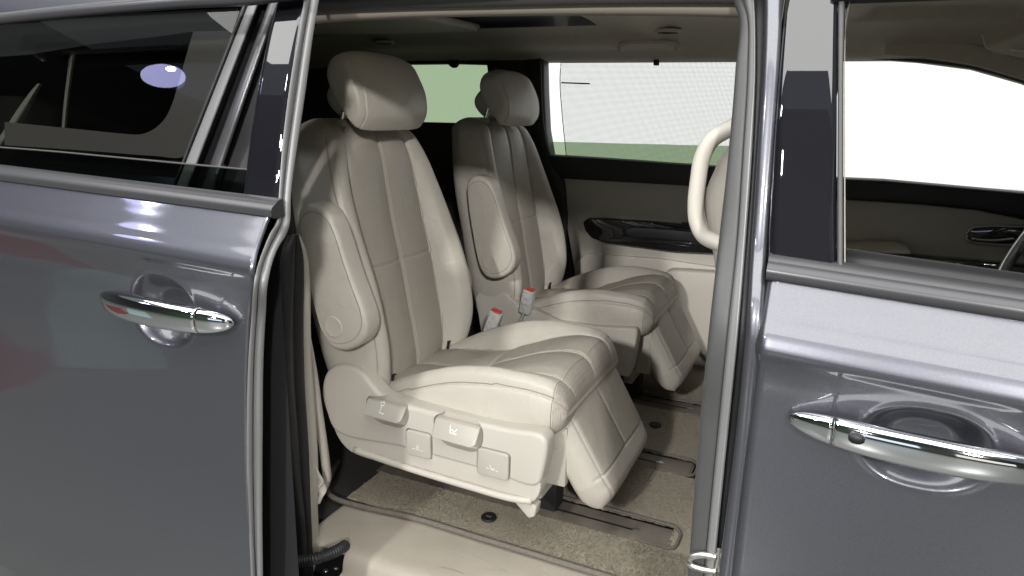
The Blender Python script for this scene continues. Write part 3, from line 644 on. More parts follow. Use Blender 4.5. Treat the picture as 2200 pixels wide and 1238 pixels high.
box('rear_cabin_wall', (-2.75, .98, -1.0), (-2.70, 2.66, .28), M['dark'], van, 0)
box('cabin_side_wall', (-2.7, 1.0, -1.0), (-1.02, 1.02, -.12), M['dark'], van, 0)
# third-row bench, coloured dark in place of the shade in the back
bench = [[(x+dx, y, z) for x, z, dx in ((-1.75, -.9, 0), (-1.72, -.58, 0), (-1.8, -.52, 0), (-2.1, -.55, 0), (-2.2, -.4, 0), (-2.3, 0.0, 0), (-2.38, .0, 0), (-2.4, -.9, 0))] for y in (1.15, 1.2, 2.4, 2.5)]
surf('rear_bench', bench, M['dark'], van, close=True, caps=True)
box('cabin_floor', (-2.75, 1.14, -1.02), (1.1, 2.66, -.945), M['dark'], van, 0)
box('far_body', (-2.8, 2.66, -1.15), (1.15, 2.74, -.22), M['paint'], van, .01)

box('blocking_dash', (.95, .98, -1.0), (1.12, 2.66, -.22), M['dark'], van, .02)  # unseen; added to close the cabin front against fill light
surf('blocking_windscreen', [[(1.12, y, -.22), (1.0, y, 0.), (.85, y, .24)] for y in (.98, 1.8, 2.66)], M['darktint'], van)  # unseen dark glass, added to limit light through the front
# ---- far front door, steering wheel, seen through the front window
ff = bpy.data.objects.new('far_front_door', None); COL.objects.link(ff); ff.parent = van; ff.matrix_parent_inverse = parent_world(van).inverted(); ff.location = (.2, 2.6, -.4)
farpoly('belt_cap', [(1780, 383), (1900, 388), (2300, 424), (2300, 492), (2100, 452), (1980, 440), (1780, 427)], 2.56, .09, M['black'], ff, .012, 3)
farpoly('door_panel', [(1780, 427), (1980, 440), (2100, 452), (2300, 492), (2300, 700), (1780, 700)], 2.60, .05, M['trim'], ff, .004)
farpoly('armrest_pad', [(1780, 524), (1900, 520), (1940, 524), (1955, 534), (1960, 548), (1780, 542)], 2.545, .06, M['trim'], ff, .01, 3)
farpoly('armrest_panel', [(1780, 536), (1830, 540), (1990, 552), (2300, 580), (2300, 640), (2000, 622), (1840, 600), (1780, 585)], 2.54, .06, M['gloss'], ff, .008, 3)
farpoly('pull_pocket', [(1972, 570), (1985, 568), (2100, 578), (2230, 590), (2230, 618), (2050, 606), (1980, 596), (1970, 585)], 2.537, .01, M['black'], ff, .002)
hb = [(2077, 502), (2088, 490), (2120, 486), (2170, 487), (2215, 492), (2215, 520), (2180, 526), (2120, 524), (2082, 518), (2076, 512)]
farpoly('handle_bowl', hb, 2.597, .01, M['gloss'], ff, .002)
tube('handle_rim', [PY(a, b, 2.595) for a, b in hb], .005, M['satin'], ff, n=10, seg=60, closed=True)
tube('door_handle', [PY(a, b, 2.585) for a, b in ((2088, 512), (2105, 515), (2140, 516), (2180, 512))], .007, M['chrome'], ff, flat=.7)
farpoly('door_frame', [(1780, 60), (2300, 95), (2300, 222), (2200, 180), (2090, 149), (1975, 134), (1830, 124), (1780, 124)], 2.63, .05, M['head'], ff, .004)
tube('frame_seal', [PY(a, b, 2.622) for a, b in ((1800, 122), (1900, 126), (1975, 131), (2090, 146), (2200, 177), (2300, 215))], .0045, M['greyrubber'], ff, n=8)
# overhead: sun visor and console
farv = [PZ(a, b, .262) for a, b in ((1905, 100), (1930, 76), (2010, 72), (2090, 82), (2200, 118), (2260, 150), (2260, 175), (2180, 150), (2000, 118))]
prism('sun_visor', [PY(a, b, 2.50) for a, b in ((1895, 118), (1903, 90), (1925, 76), (2000, 78), (2060, 88), (2110, 98), (2300, 160), (2300, 215), (2200, 172), (2090, 140), (1990, 124))], (0, .02, .0), M['head'], hl_, .008, 3)
oc = [(2114, 104), (2130, 98), (2200, 70), (2300, 40), (2300, 150), (2200, 128), (2140, 116)]
prism('overhead_console', [PY(a, b, 1.95) for a, b in oc], (0, .1, .04), M['trim'], hl_, .012, 3)
tube('console_button', [PY(2168, 107, 1.945), PY(2200, 110, 1.945), PY(2230, 112, 1.945)], .004, M['white'], hl_, flat=.6)
# steering wheel: rim, spokes, hub
swc = np.array([.52, 2.19, -.305]); ax = np.array([-.90, 0, .43]); ax /= np.linalg.norm(ax); e1_ = np.array([0, 1., 0]); e2_ = np.cross(ax, e1_)
sw = tube('steering_wheel', [swc+.19*(math.cos(t)*e1_+math.sin(t)*e2_) for t in np.linspace(0, 2*np.pi, 24, endpoint=False)], .016, M['satin'], van, n=14, seg=90, closed=True)
for t in (R(180), R(0), R(250)):
    p0, p1 = swc-ax*.0, swc+.178*(math.cos(t)*e1_+math.sin(t)*e2_); tube('spoke', [p0, (p0+p1)/2+ax*.012, p1], lambda s: .03-.012*s, M['satin'], sw, flat=.35, up=ax)
tube('hub', [swc-ax*.03, swc+ax*.02, swc+ax*.035], lambda s: .075-.02*s, M['black'], sw, n=24, seg=8)

# ================================================================== floor mat and seat tracks
mat_t = thing('floor_mat', 'sand coloured carpet mat with dark binding on the cabin floor', 'floor mat', (-.5, 1.7, -.93))
ZF = -.93
trk = [(1.362, 1.452, -.222), (1.70, 1.79, -.245), (2.10, 2.19, -.24)]
def carpet_piece(x0, x1, ya, yb, name):
    nx, ny = int((x1-x0)/.006), max(3, int((yb-ya)/.006))
    X_, Y_ = np.meshgrid(np.linspace(x0, x1, nx), np.linspace(ya, yb, ny), indexing='ij')
    return np.stack([X_, Y_, ZF+rng.normal(0, .0011, X_.shape)], -1)
def multi(name, grids, m, par):
    V, F = [], []
    for G in grids:
        b = len(V); V += list(G.reshape(-1, 3)); F += [tuple(b+i for i in f) for f in grid_faces(*G.shape[:2])]
    return raw(name, V, F, m, par)
mp = multi('carpet_pile', [carpet_piece(-.985, -.235, 1.218, 1.362, ''), carpet_piece(-.9, -.235, 1.452, 1.70, ''), carpet_piece(-.9, -.235, 1.79, 2.10, ''), carpet_piece(-.9, -.235, 2.19, 2.56, ''), carpet_piece(-.235, .12, 1.218, 2.56, '')], M['carpet'], mat_t)
# loose pile: short tufts standing on the carpet
tv, tf = [], []
NT = 60000
tx = rng.uniform(-.98, -.05, NT); ty = np.where(rng.random(NT) < .55, rng.uniform(1.22, 1.36, NT), rng.uniform(1.45, 2.3, NT))
ok = np.ones(NT, bool)
for a, b, e in trk: ok &= ~((ty > a-.004) & (ty < b+.004) & (tx < e+.01))
tx, ty = tx[ok], ty[ok]; n = len(tx); an = rng.uniform(0, 2*np.pi, n); ln = rng.uniform(.0025, .0055, n); le = rng.uniform(0, 2*np.pi, n)
base = np.stack([tx, ty, np.full(n, ZF)], 1); dv_ = np.stack([np.cos(an), np.sin(an), np.zeros(n)], 1)*.0011
tip = base+np.stack([np.cos(le)*.0022, np.sin(le)*.0022, ln], 1)
V = np.stack([base-dv_, base+dv_, tip], 1).reshape(-1, 3)
o = raw('carpet_tufts', V, np.arange(len(V)).reshape(-1, 3), M['carpet'], mat_t, False); o['kind'] = 'stuff'
bz = ZF+.003
tube('binding', [PZ(728, 992, bz), PZ(716, 1012, bz), PZ(705, 1040, bz), PZ(703, 1056, bz), PZ(716, 1069, bz), PZ(780, 1089, bz), (-.8, 1.215, bz), (-.6, 1.215, bz), (-.4, 1.215, bz), (-.2, 1.215, bz), (0, 1.215, bz)], .0065, M['binding'], mat_t, n=8, seg=160)
for a, b, e in trk:
    tube('binding', [(-.75, b+.004, bz), (e-.05, b+.004, bz), (e-.012, b+.001, bz), (e+.004, b-.018, bz), (e+.006, (a+b)/2, bz), (e+.002, a+.012, bz), (e-.012, a+.002, bz)], .0042, M['binding'], mat_t, n=8, seg=80)
for a, b in ((1050, 1113), (1408, 914)):
    q = PZ(a, b, ZF+.003); rg = [[q+np.array([r*math.cos(t), r*math.sin(t), h]) for t in np.linspace(0, 2*np.pi, 28)[:-1]] for r, h in ((.0185, 0), (.0185, .003), (.016, .005), (.013, .0035), (.002, .004))]
    f_ = surf('mat_fastener', rg, M['black'], mat_t, close=True, caps=True)
    box('fastener_slot', q+np.array([-.007, -.0022, .0036]), q+np.array([.007, .0022, .0062]), M['greyrubber'], f_, .001)
tracks = []
for a, b, e in trk:
    t_ = prism('seat_track', [(-1.0, a+.004, -.936), (e-.012, a+.004, -.936), (e-.003, a+.014, -.936), (e-.003, b-.014, -.936), (e-.012, b-.004, -.936), (-1.0, b-.004, -.936)], (0, 0, .004), M['track'], van, .001, 1)
    m_ = (a+b)/2
    box('track_slot', (-1.0, m_-.003, -.9325), (e-.085, m_+.003, -.9312), M['black'], t_, 0)
    box('end_cover', (e-.098, a+.008, -.9325), (e-.008, b-.008, -.9295), M['track'], t_, .001)
    q = np.array([e-.09, m_, -.930]); raw('slot_clip', [q+np.array(v) for v in ((-.014, -.001, 0), (.0, -.006, .001), (.013, .0, 0), (.0, .006, .003))], [(0, 1, 2, 3)], M['satin'], t_)

# ================================================================== captain seats
YC = 1.455
def build_seat():
    s = thing('captain_seat', '', 'car seat', (-.75, YC, -.93), 'captain seats of the middle row')
    # ---------------- backrest
    n = 190; Zr = -.70+(.665)*np.linspace(0, 1, n)
    fw = lin([(-.70, .20), (-.65, .225), (-.58, .243), (-.5, .249), (-.38, .248), (-.28, .243), (-.2, .234), (-.14, .22), (-.09, .2), (-.06, .18), (-.035, .15)])
    fh = lin([(-.70, .015), (-.62, .045), (-.54, .066), (-.46, .07), (-.38, .062), (-.28, .045), (-.18, .024), (-.1, .008), (-.035, .0)])
    fx = lin([(-.70, -.930), (-.632, -.928), (-.575, -.936), (-.49, -.953), (-.389, -.972), (-.289, -.995), (-.197, -1.012), (-.112, -1.027), (-.066, -1.042), (-.035, -1.055)])
    def sect(z):
        h, wd, x0 = float(fh(z)), float(fw(z)), float(fx(z)); q = wd/.249
        half = [(0, .0), (.05, .004), (.10, .003), (.14, -.002), (.150, -.004), (.162, .25*h+.002), (.182, .78*h+.004), (.205, h+.003), (.222, h-.004), (.236, h-.022), (.245, h-.05), (.249, h-.085), (.244, -.085), (.225, -.112), (.18, -.128), (.08, -.135), (0, -.136)]
        half = [(u*q, d) for u, d in half]; full = half+[(-u, d) for u, d in half[-2:0:-1]]
        return np.array(full), x0
    rows, meta, AUB = [], [], []
    NC = 320
    for z in Zr:
        full, x0 = sect(z); 
        P = curve(full, NC, True)
        k = 1.0
        if z > -.085: k = math.sqrt(max(.0004, 1-((z+.085)/.0505)**2))
        if z < -.66: k = math.sqrt(max(.0004, 1-((-.66-z)/.0405)**2))
        AUB.append(P[:, 0]/(float(fw(z))/.249)); U, D = P[:, 0]*(1-.22*(1-k)), P[:, 1].copy()
        D = -.062+(D+.062)*k
        au = np.abs(U)/(float(fw(z))/.249); front = P[:, 1] > -.02
        pz = gauss(U, .0035)*.9+gauss(np.abs(au-.15), .0035)*.8
        zs_ = -.378-.0*U
        pz = pz+gauss(z-zs_, .003)*(au < .15)
        pz = pz*front+gauss(np.abs(au-.226), .0034)*1.3*(P[:, 1] > -.09)
        # padding between the seams
        puff = .006*np.sqrt(np.clip(1-((au-.075)/.075)**2, 0, 1))*front*sstep(-.03, -.09, z)
        D = D+(puff-.0045*pz)*k
        rows.append(np.stack([x0+D, YC+U, np.full(NC, z)], 1)); meta.append((au, front, U))
    rows = np.array(rows); au_ = np.array([m[0] for m in meta]); fr_ = np.array([m[1] for m in meta]); U_ = np.array([m[2] for m in meta])
    uv = np.stack([U_, np.repeat(Zr[:, None], NC, 1)], -1)
    br = surf('backrest', rows, [M['leather'], M['panel']], s, close=True, caps=True, mifun=lambda i, j: int(fr_[i, j] and au_[i, j] < .149 and Zr[i] < -.05), uv=uv, flip=True)
    def line_at(u, a, b, off=.0):
        out = []
        for i in range(n):
            if a <= Zr[i] <= b:
                a_ = AUB[i]; j = next(q for q in range(NC) if a_[q] >= u) if u > 0 else (0 if u == 0 else NC-1-next(q for q in range(NC) if a_[NC-1-q] <= u))
                out.append(rows[i][j]+(.0012, 0, 0))
        return np.array(out)
    for u in (-.2245, .2245, -.157, .157, .006): dashes('stitching', line_at(u, -.64, -.075), M['thread'], br, nrm=(1, .9*np.sign(-u) if abs(u) > .2 else 0, .1))
    for u in (-.226, .226, -.152, .152, .0): tube('seam', line_at(u, -.64, -.07)[::3]-np.array([.0012, 0, 0]), .0010, M['seam'], br, n=6, seg=120)
    # tags sewn into the side of the panel
    for (px, py, yy) in ((843, 818, YC-.155), (962, 745, YC+.15)):
        q = PX(px, py, -.902)
        tg = prism('fabric_tag', [q+np.array(v) for v in ((0, -.012, -.013), (0, .004, -.015), (0, .014, .014), (0, -.002, .017))], (.002, 0, 0), M['blackprint'], br, 0)
        add_text(tg, 'ISOFIX', q+np.array((.0026, .0045, -.010)), np.array((0, .33, .944)), np.array((0, -.944, .33)), .0075)
    # ---------------- headrest
    prof = [(-.968, -.050), (-.957, -.030), (-.956, .005), (-.966, .045), (-.985, .082), (-1.012, .110), (-1.042, .119), (-1.066, .108), (-1.076, .080), (-1.070, .045), (-1.052, .005), (-1.022, -.033), (-.995, -.056), (-.978, -.060)]
    base = loop_smooth([(a, 0, b) for a, b in prof], 110)[:, [0, 2]]; cxz = np.array([-1.012, .035])
    A = .146; ph = np.sign(np.linspace(-1, 1, 150))*(np.pi/2)*(1-(1-np.abs(np.linspace(-1, 1, 150)))**1.6); hr = []
    for f in ph:
        e = max(0., math.cos(f))**.21; v = math.copysign(abs(math.sin(f))**.38, f)
        P = cxz+(base-cxz)*e
        P[:, 0] += -.016*(v*v)*sstep(-.01, .045, base[:, 0]-cxz[0])*e
        P[:, 1] -= .014*(abs(v)**3)*sstep(.02, .1, base[:, 1])*e
        g = gauss(abs(v)-.87, .011)*.007
        P = cxz+(P-cxz)*(1-g/.07)
        hr.append(np.stack([P[:, 0], np.full(len(P), YC+A*v), P[:, 1]], 1))
    hr = np.array(hr); vs_ = np.array([math.copysign(abs(math.sin(f))**.38, f) for f in ph])
    hd = surf('headrest', hr, M['leather'], s, close=True, caps=True)
    for v in (-.87, .87):
        i = np.argmin(np.abs(vs_-v)); tube('seam', hr[i][::2], .0012, M['seam'], hd, n=6, seg=120, closed=True, up=(0, 1, 0))
        for dlt in (-3, 3): dashes('stitching', np.vstack([hr[i+dlt], hr[i+dlt][:1]])+np.array([.0006, 0, .0002]), M['thread'], hd, nrm=(1, np.sign(v)*.5, .4))
    # rear shell of the headrest
    sh = [(-1.07, .075), (-1.105, .052), (-1.125, .02), (-1.12, -.005), (-1.08, -.035), (-1.055, -.02), (-1.04, .03)]
    shl = loop_smooth([(a, 0, b) for a, b in sh], 40)
    surf('headrest_shell', [np.array([-1.07, 0, .02])+(shl-np.array([-1.07, 0, .02]))*k+np.array([0, YC+v, 0]) for v, k in ((-.085, .55), (-.08, .85), (-.06, 1), (.06, 1), (.08, .85), (.085, .55))], M['leather'], s, close=True, caps=True)
    for sg in (-1, 1):
        tube('headrest_post', [(-1.085, YC+sg*.082, -.09), (-1.07, YC+sg*.082, -.02), (-1.05, YC+sg*.082, .03)], .0062, M['chrome'], s, n=14, seg=12)
        q = np.array([-1.078, YC+sg*.082, -.043]); tube('post_guide', [q+(0, 0, -.02), q, q+(.0, 0, .006)], lambda t: .017-.004*t, M['lever'], s, n=16, seg=8)
    # ---------------- cushion
    Xr = -.955+.512*np.linspace(0, 1, 180)
    fz = lin([(-.955, -.662), (-.91, -.650), (-.82, -.640), (-.73, -.627), (-.66, -.602), (-.58, -.570), (-.52, -.556), (-.48, -.556), (-.443, -.560)])
    fb = lin([(-.955, .0), (-.90, .008), (-.82, .040), (-.72, .062), (-.64, .048), (-.56, .020), (-.50, .006), (-.443, .0)])
    fcw = lin([(-.955, .195), (-.85, .213), (-.7, .223), (-.55, .220), (-.48, .213), (-.443, .205)])
    rows, au_, Uall, AUC = [], [], [], []
    for x in Xr:
        b, q = float(fb(x)), float(fcw(x))/.22
        half = [(0, 0), (.06, .003), (.12, .001), (.148, -.003), (.156, .002+.3*b), (.172, .8*b+.004), (.188, b+.004), (.203, b-.006), (.211, b*.8-.022), (.217, -.04+.3*b), (.220, -.065), (.216, -.09), (.205, -.108), (.18, -.118), (.08, -.12), (0, -.12)]
        half = [(u*q, d) for u, d in half]; full = half+[(-u, d) for u, d in half[-2:0:-1]]
        P = curve(full, 300, True); k = 1.
        if x > -.492: k = math.sqrt(max(.0006, 1-((x+.492)/.0492)**2))
        U, D = P[:, 0]*(1-.10*(1-k)), P[:, 1]; au = np.abs(P[:, 0])/q; top = (P[:, 1] > -.02)
        gr = (gauss(P[:, 0], .0035)+gauss(au-.150, .0035))*top+gauss(au-.2090, .0026)*(P[:, 1] > -.04)*2.2
        gr = gr+gauss(x+.718, .0035)*(au < .15)*top
        puff = (.007*np.sqrt(np.clip(1-((au-.075)/.075)**2, 0, 1))+.006*sstep(-.72, -.68, x)*(au < .15))*top
        D = (D+puff-.004*gr); D = -.058+(D+.058)*k
        rows.append(np.stack([np.full(300, x), YC+U, float(fz(x))+D], 1)); au_.append(np.where(top, au, 9)); Uall.append(P[:, 0]); AUC.append(P[:, 0]/q)
    rows = np.array(rows); au_ = np.array(au_)
    uv = np.stack([np.array(Uall), np.repeat(Xr[:, None], 300, 1)], -1)
    cu = surf('cushion', rows, [M['leather'], M['panel']], s, close=True, caps=True, mifun=lambda i, j: int(au_[i, j] < .150 or Xr[i] > -.470), uv=uv)
    fi = int(np.argmin(np.abs(Xr+.4705))); fr_loop = np.vstack([rows[fi][180:], rows[fi][:121]]); fr_loop = fr_loop[np.linalg.norm(np.vstack([[9, 9, 9], np.diff(fr_loop, axis=0)]), axis=1) > 1e-5]
    tube('seam', fr_loop[::3], .0011, M['seam'], cu, n=6, seg=160); dashes('stitching', fr_loop+np.array([-.004, 0, .0006]), M['thread'], cu, nrm=(.3, 0, 1))
    def cl(u, a, b):
        out = []
        for i in range(len(Xr)):
            if a <= Xr[i] <= b:
                a_ = AUC[i]; j = next(q for q in range(300) if a_[q] >= u) if u > 0 else (0 if u == 0 else 299-next(q for q in range(300) if a_[299-q] <= u))
                out.append(rows[i][j]+(0, 0, .0012))
        return np.array(out)
    for u in (-.157, .157, .004): dashes('stitching', cl(u, -.66, -.452), M['thread'], cu, nrm=(0.4, 0, 1))
    for u in (-.151, .151, .0): tube('seam', cl(u, -.90, -.449)[::3]-np.array([0, 0, .0012]), .0010, M['seam'], cu, n=6, seg=120)
    zl = lin([(-.90, -.648), (-.79, -.612), (-.673, -.580), (-.56, -.566), (-.473, -.562)])
    for sg in (-1, 1):
        P = cl(sg*.2085, -.90, -.462)+np.array([0, sg*.0008, -.0008])
        dashes('stitching', P, M['thread'], cu, nrm=(0, sg, .5)); tube('seam', P[::3]+np.array([0, -sg*.0003, .004]), .0011, M['seam'], cu, n=6, seg=90)
    # ---------------- leg rest hanging at the front
    dirv = np.array([.47, .11, -.88]); dirv /= np.linalg.norm(dirv); nv = np.array([.88, 0, .47]); nv /= np.linalg.norm(nv)
    org = np.array([-.462, YC+.018, -.603]); rows, au2, Ul, tl = [], [], [], []
    TL = np.linspace(-.01, .266, 110)
    for t in TL:
        hw = float(np.interp(t, [-.01, .05, .2, .262], [.182, .192, .188, .176])); e = 1.
        if t > .222: e = math.sqrt(max(.002, 1-((t-.222)/.0405)**2))
        if t < .025: e = math.sqrt(max(.002, 1-((.025-t)/.0355)**2))
        q = hw/.2
        half = [(0, .0), (.08, .001), (.15, -.001), (.168, -.004), (.182, -.012), (.195, -.028), (.2, -.05), (.197, -.07), (.18, -.08), (.08, -.084), (0, -.084)]
        half = [(u*q, d) for u, d in half]; full = half+[(-u, d) for u, d in half[-2:0:-1]]; P = curve(full, 200, True)
        au = np.abs(P[:, 0])/q; fr = P[:, 1] > -.02
        g = (gauss(P[:, 0], .003)*(t < .19)+gauss(au-.172, .003)+gauss(t-.19, .003))*fr
        pf = .003*np.sqrt(np.clip(1-((au-.085)/.085)**2, 0, 1))*(t < .19)*fr
        D = -.042+(P[:, 1]+.042+pf-.0028*g)*e
        rows.append(org+dirv*t+np.outer(D, nv)+np.outer(P[:, 0]*(1-.06*(1-e)), (0, 1, 0))); au2.append(np.where(fr, au, 9)); Ul.append(P[:, 0])
    au2 = np.array(au2); uv = np.stack([np.array(Ul), np.repeat(TL[:, None], 200, 1)], -1)
    surf('leg_rest', rows, [M['leather'], M['panel']], s, close=True, caps=True, mifun=lambda i, j: int(au2[i, j] < .170 and TL[i] < .19), uv=uv, flip=True)
    for sg in (-1, 1): box('leg_rest_arm', (-.56, YC+sg*.15-.012, -.80), (-.45, YC+sg*.15+.012, -.66), M['lever'], s, .004)
    box('cushion_pan', (-.93, YC-.20, -.80), (-.50, YC+.20, -.668), M['dark'], s, .01)
    for yy in (1.407, 1.745): box('seat_foot', (-.95, yy-.028, -.925), (-.50, yy+.028, -.78), M['black'], s, .006)
    box('front_guard', (-.53, YC-.17, -.84), (-.50, YC+.15, -.70), M['lever'], s, .006)
    # ---------------- armrests
    out = [(668, 436), (690, 443), (708, 458), (725, 492), (748, 560), (772, 625), (793, 680), (797, 706), (790, 732), (770, 750), (742, 757), (715, 750), (695, 727), (680, 685), (664, 620), (648, 545), (639, 490), (637, 465), (646, 445)]
    for sgn, y, dy in ((-1, 1.144, .058), (1, 1.745, -.056)):
        pts = loop_smooth([PY(a, b, 1.144)*np.array([1, 0, 1])+np.array([0 if sgn < 0 else -.075, y, 0 if sgn < 0 else -.045]) for a, b in out], 54)
        if sgn < 0: pts[:, 0] = pts[:, 0].min()+(pts[:, 0]-pts[:, 0].min())*.93
        ar = prism('armrest', pts, (0, dy, 0), M['leather'], s, .012, 5)
        c0 = pts.mean(0); pp = c0+(pts-c0)*.87+np.array([0, -.0 if sgn < 0 else .0, 0])
        pp[:, 1] = y+(.0008 if sgn < 0 else -.0008)
        dashes('stitching', np.vstack([pp, pp[:1]]), M['thread'], ar, nrm=(0, sgn, 0))
        sq = c0+(pts-c0)*.885; sq[:, 1] = y+(.0003 if sgn < 0 else -.0003); tube('seam', sq, .0011, M['seam'], ar, n=6, seg=120, closed=True, up=(0, 1, 0))
        q = PY(716, 703, 1.144); q[1] = y; q[0] -= 0 if sgn < 0 else .075; q[2] -= 0 if sgn < 0 else .045
        rg = [[q+np.array([r*math.cos(t), sgn*h, r*math.sin(t)]) for t in np.linspace(0, 2*np.pi, 37)[:-1]] for r, h in ((.024, -.002), (.024, .001), (.0225, .0018), (.020, .0012), (.002, .0018))]
        surf('pivot_cap', rg, M['leather'], ar, close=True, caps=True)
    return s
seat = build_seat()
LEV = ((-.893, -.792, -.679, -.643), (-.716, -.609, -.694, -.650)); BTN = ((-.792, -.729, -.754, -.694), (-.614, -.541, -.757, -.696))
def shield(s, with_levers):
    y = 1.198
    top = [(692, 845), (690, 862), (697, 905), (715, 940), (735, 966), (790, 985), (870, 1008), (1000, 1043), (1110, 1078), (1143, 1086), (1158, 1060), (1172, 985), (1178, 950), (1172, 932), (1160, 926), (1100, 922), (1000, 898), (905, 877), (850, 860), (815, 843), (800, 818), (782, 797), (755, 785), (725, 788), (703, 805), (694, 828)]
    xz = [PY(a, b, y) for a, b in top]
    def P(x, z, dy=0.): return (x, y+dy, z)
    # upper shell
    up = [P(-1.028, -.665), P(-1.018, -.700), P(-1.0, -.741), P(-.80, -.745), P(-.60, -.749), P(-.475, -.752), P(-.466, -.72), P(-.459, -.66), P(-.463, -.643), P(-.48, -.637), P(-.54, -.641), P(-.65, -.641), P(-.75, -.640), P(-.815, -.637), P(-.86, -.628), P(-.885, -.606), P(-.91, -.585), P(-.945, -.574), P(-.98, -.579), P(-1.008, -.598), P(-1.024, -.63)]
    up = loop_smooth(up, 80)
    sp = prism('side_shield', up, (0, .05, 0), M['plastic'], s, .011, 5)
    if with_levers:
        cuts = []
        for x0, x1, z0, z1 in LEV: cuts.append((loop_smooth([P(x0-.006, z1-.004), P(x0-.001, z1+.004), P(x1, z1+.003), P(x1+.005, z1-.006), P(x1+.004, z0+.006), P(x1-.010, z0-.014), P((x0+x1)/2, z0-.018), P(x0+.022, z0-.014), P(x0, z0+.004)], 44), .018))
        for x0, x1, z0, z1 in BTN: cuts.append((rrect((x0+x1)/2, (z0+z1)/2-.006, x1-x0+.006, z1-z0+.017, .010, 6, y), .016))
        for pts, dep in cuts:
            c_ = prism('cut', [(a, y-.02, b) for a, _, b in np.array(pts)], (0, .02+dep, 0), M['plastic'], None, .0, 1)
            md = sp.modifiers.new('cut', 'BOOLEAN'); md.operation = 'DIFFERENCE'; md.object = c_; md.solver = 'EXACT'
            me2 = bpy.data.meshes.new_from_object(sp.evaluated_get(bpy.context.evaluated_depsgraph_get())); sp.modifiers.clear(); sp.data = me2; bpy.data.objects.remove(c_)
        auto_smooth(sp, 35)
    lo = loop_smooth([P(-1.001, -.738, .006), P(-.985, -.77, .006), P(-.96, -.790, .006), P(-.80, -.797, .006), P(-.60, -.800, .006), P(-.50, -.803, .006), P(-.482, -.79, .006), P(-.473, -.748, .006), P(-.60, -.744, .006), P(-.80, -.740, .006)], 70)
    prism('shield_skirt', lo, (0, .04, 0), M['plastic'], s, .006, 3)
    tube('shield_lip', [P(-.94, -.783, .004), P(-.80, -.790, .0), P(-.64, -.794, -.002), P(-.53, -.796, .0), P(-.49, -.794, .006)], .0075, M['plastic'], s, n=12, seg=40)
    prism('shield_foot', [P(-.555, -.80, .012), P(-.50, -.80, .012), P(-.482, -.81, .012), P(-.486, -.835, .012), P(-.50, -.842, .012), P(-.53, -.815, .012)], (0, .03, 0), M['plastic'], s, .004, 3)
    if not with_levers: return
    def glyph(kind, c, par, sc=.0085, dydz=0.):
        strokes = {'recline': [[(-.6, 1), (-.2, .2), (-.3, -.6), (1, -.7)], [(-.9, 1.2), (.1, 1.5), (.2, .8), (-.5, .6)]], 'fold': [[(-.8, 1), (-.5, -.4), (1.2, -.5)], [(-.2, .3), (.5, -.2), (1.0, .5)], [(-.6, .1), (.2, .1)]],
                   'slide': [[(-1.8, -.4), (-.9, -.4)], [(.9, -.5), (1.8, -.5)], [(-.5, -.4), (-.1, .9), (.3, .7), (.4, -.5)], [(-.4, -.5), (.5, -.5)]], 'slide2': [[(-1.9, -.3), (-1, -.3)], [(1.1, -.5), (1.9, -.5)], [(-.8, 1), (-.2, -.4), (.8, -.4)], [(-.1, -.1), (.8, -.1)]]}[kind]
        V, F = [], []
        for st in strokes:
            for (a, b), (q, r) in zip(st[:-1], st[1:]):
                d = np.array([q-a, r-b]); d = d/np.linalg.norm(d); nn = np.array([-d[1], d[0]])*.10; b0 = len(V)
                for px, pz in ((a-nn[0], b-nn[1]), (q-nn[0], r-nn[1]), (q+nn[0], r+nn[1]), (a+nn[0], b+nn[1])): V.append(c+np.array([px*sc, pz*sc*dydz, pz*sc]))
                F.append((b0, b0+1, b0+2, b0+3))
        raw('icon', V, F, M['white'], par, False)
    for kind, (x0, x1, z0, z1) in (('recline', (-.893, -.792, -.679, -.643)), ('fold', (-.716, -.609, -.694, -.650))):
        pts = [(x0, y-.004, z1), (x1, y-.004, z1-.003), (x1-.001, y-.022, z0+.011), (x1-.012, y-.026, z0+.004), (x0+.006, y-.026, z0+.007), (x0, y-.022, z0+.014)]
        lv = prism('recline_lever' if kind == 'recline' else 'fold_lever', pts, (0, .012, .003), M['lever'], s, .003, 3)
        zc = (z0+z1)/2+.006; zt, zb = z1-.0015, z0+.013; glyph(kind, np.array([(x0+x1)/2-.006, y-.004-.018*(zt-zc)/(zt-zb)-.0012, zc]), lv, .0095, .018/(zt-zb))
    for kind, (x0, x1, z0, z1) in (('slide', (-.792, -.729, -.754, -.694)), ('slide2', (-.614, -.541, -.757, -.696))):
        bt = prism('slide_button', rrect((x0+x1)/2, (z0+z1)/2, x1-x0, z1-z0, .008, 6, y-.006), (0, .02, 0), M['lever'], s, .003, 3)
        glyph(kind, np.array([(x0+x1)/2, y-.0066, (z0+z1)/2-.008]), bt, .0075)
def buckle(s, px, py, y, tilt):
    q = PY(px, py, y); c = Matrix.Rotation(tilt, 3, 'Y')
    b = box('seat_buckle', q+np.array([-.019, -.014, -.045]), q+np.array([.019, .014, .034]), M['wrap'], s, .005, 3, rot=c)
    up = np.array(c @ Vector((0, 0, 1))); b2 = box('release_button', q+up*.036+np.array([-.014, -.010, -.003]), q+up*.036+np.array([.014, .010, .004]), M['red'], b, .001, 1, rot=c)
    tube('buckle_strap', [q-up*.04, q-up*.08+np.array([-.01, 0, 0]), q-up*.13+np.array([-.02, 0, 0])], .014, M['lever'], b, flat=.35, n=10)
def copy_seat(src, dy):
    c = src.copy(); COL.objects.link(c); c.location = src.location+Vector((0, dy, 0))
    for ch in list(src.children):
        k = ch.copy(); COL.objects.link(k); k.parent = c; k.matrix_parent_inverse = ch.matrix_parent_inverse.copy()
        for g in ch.children: q = g.copy(); COL.objects.link(q); q.parent = k; q.matrix_parent_inverse = g.matrix_parent_inverse.copy()
    return c
seat['label'] = 'cream leather captain seat nearest the open side door, with levers on its base'
seat2 = copy_seat(seat, .75)
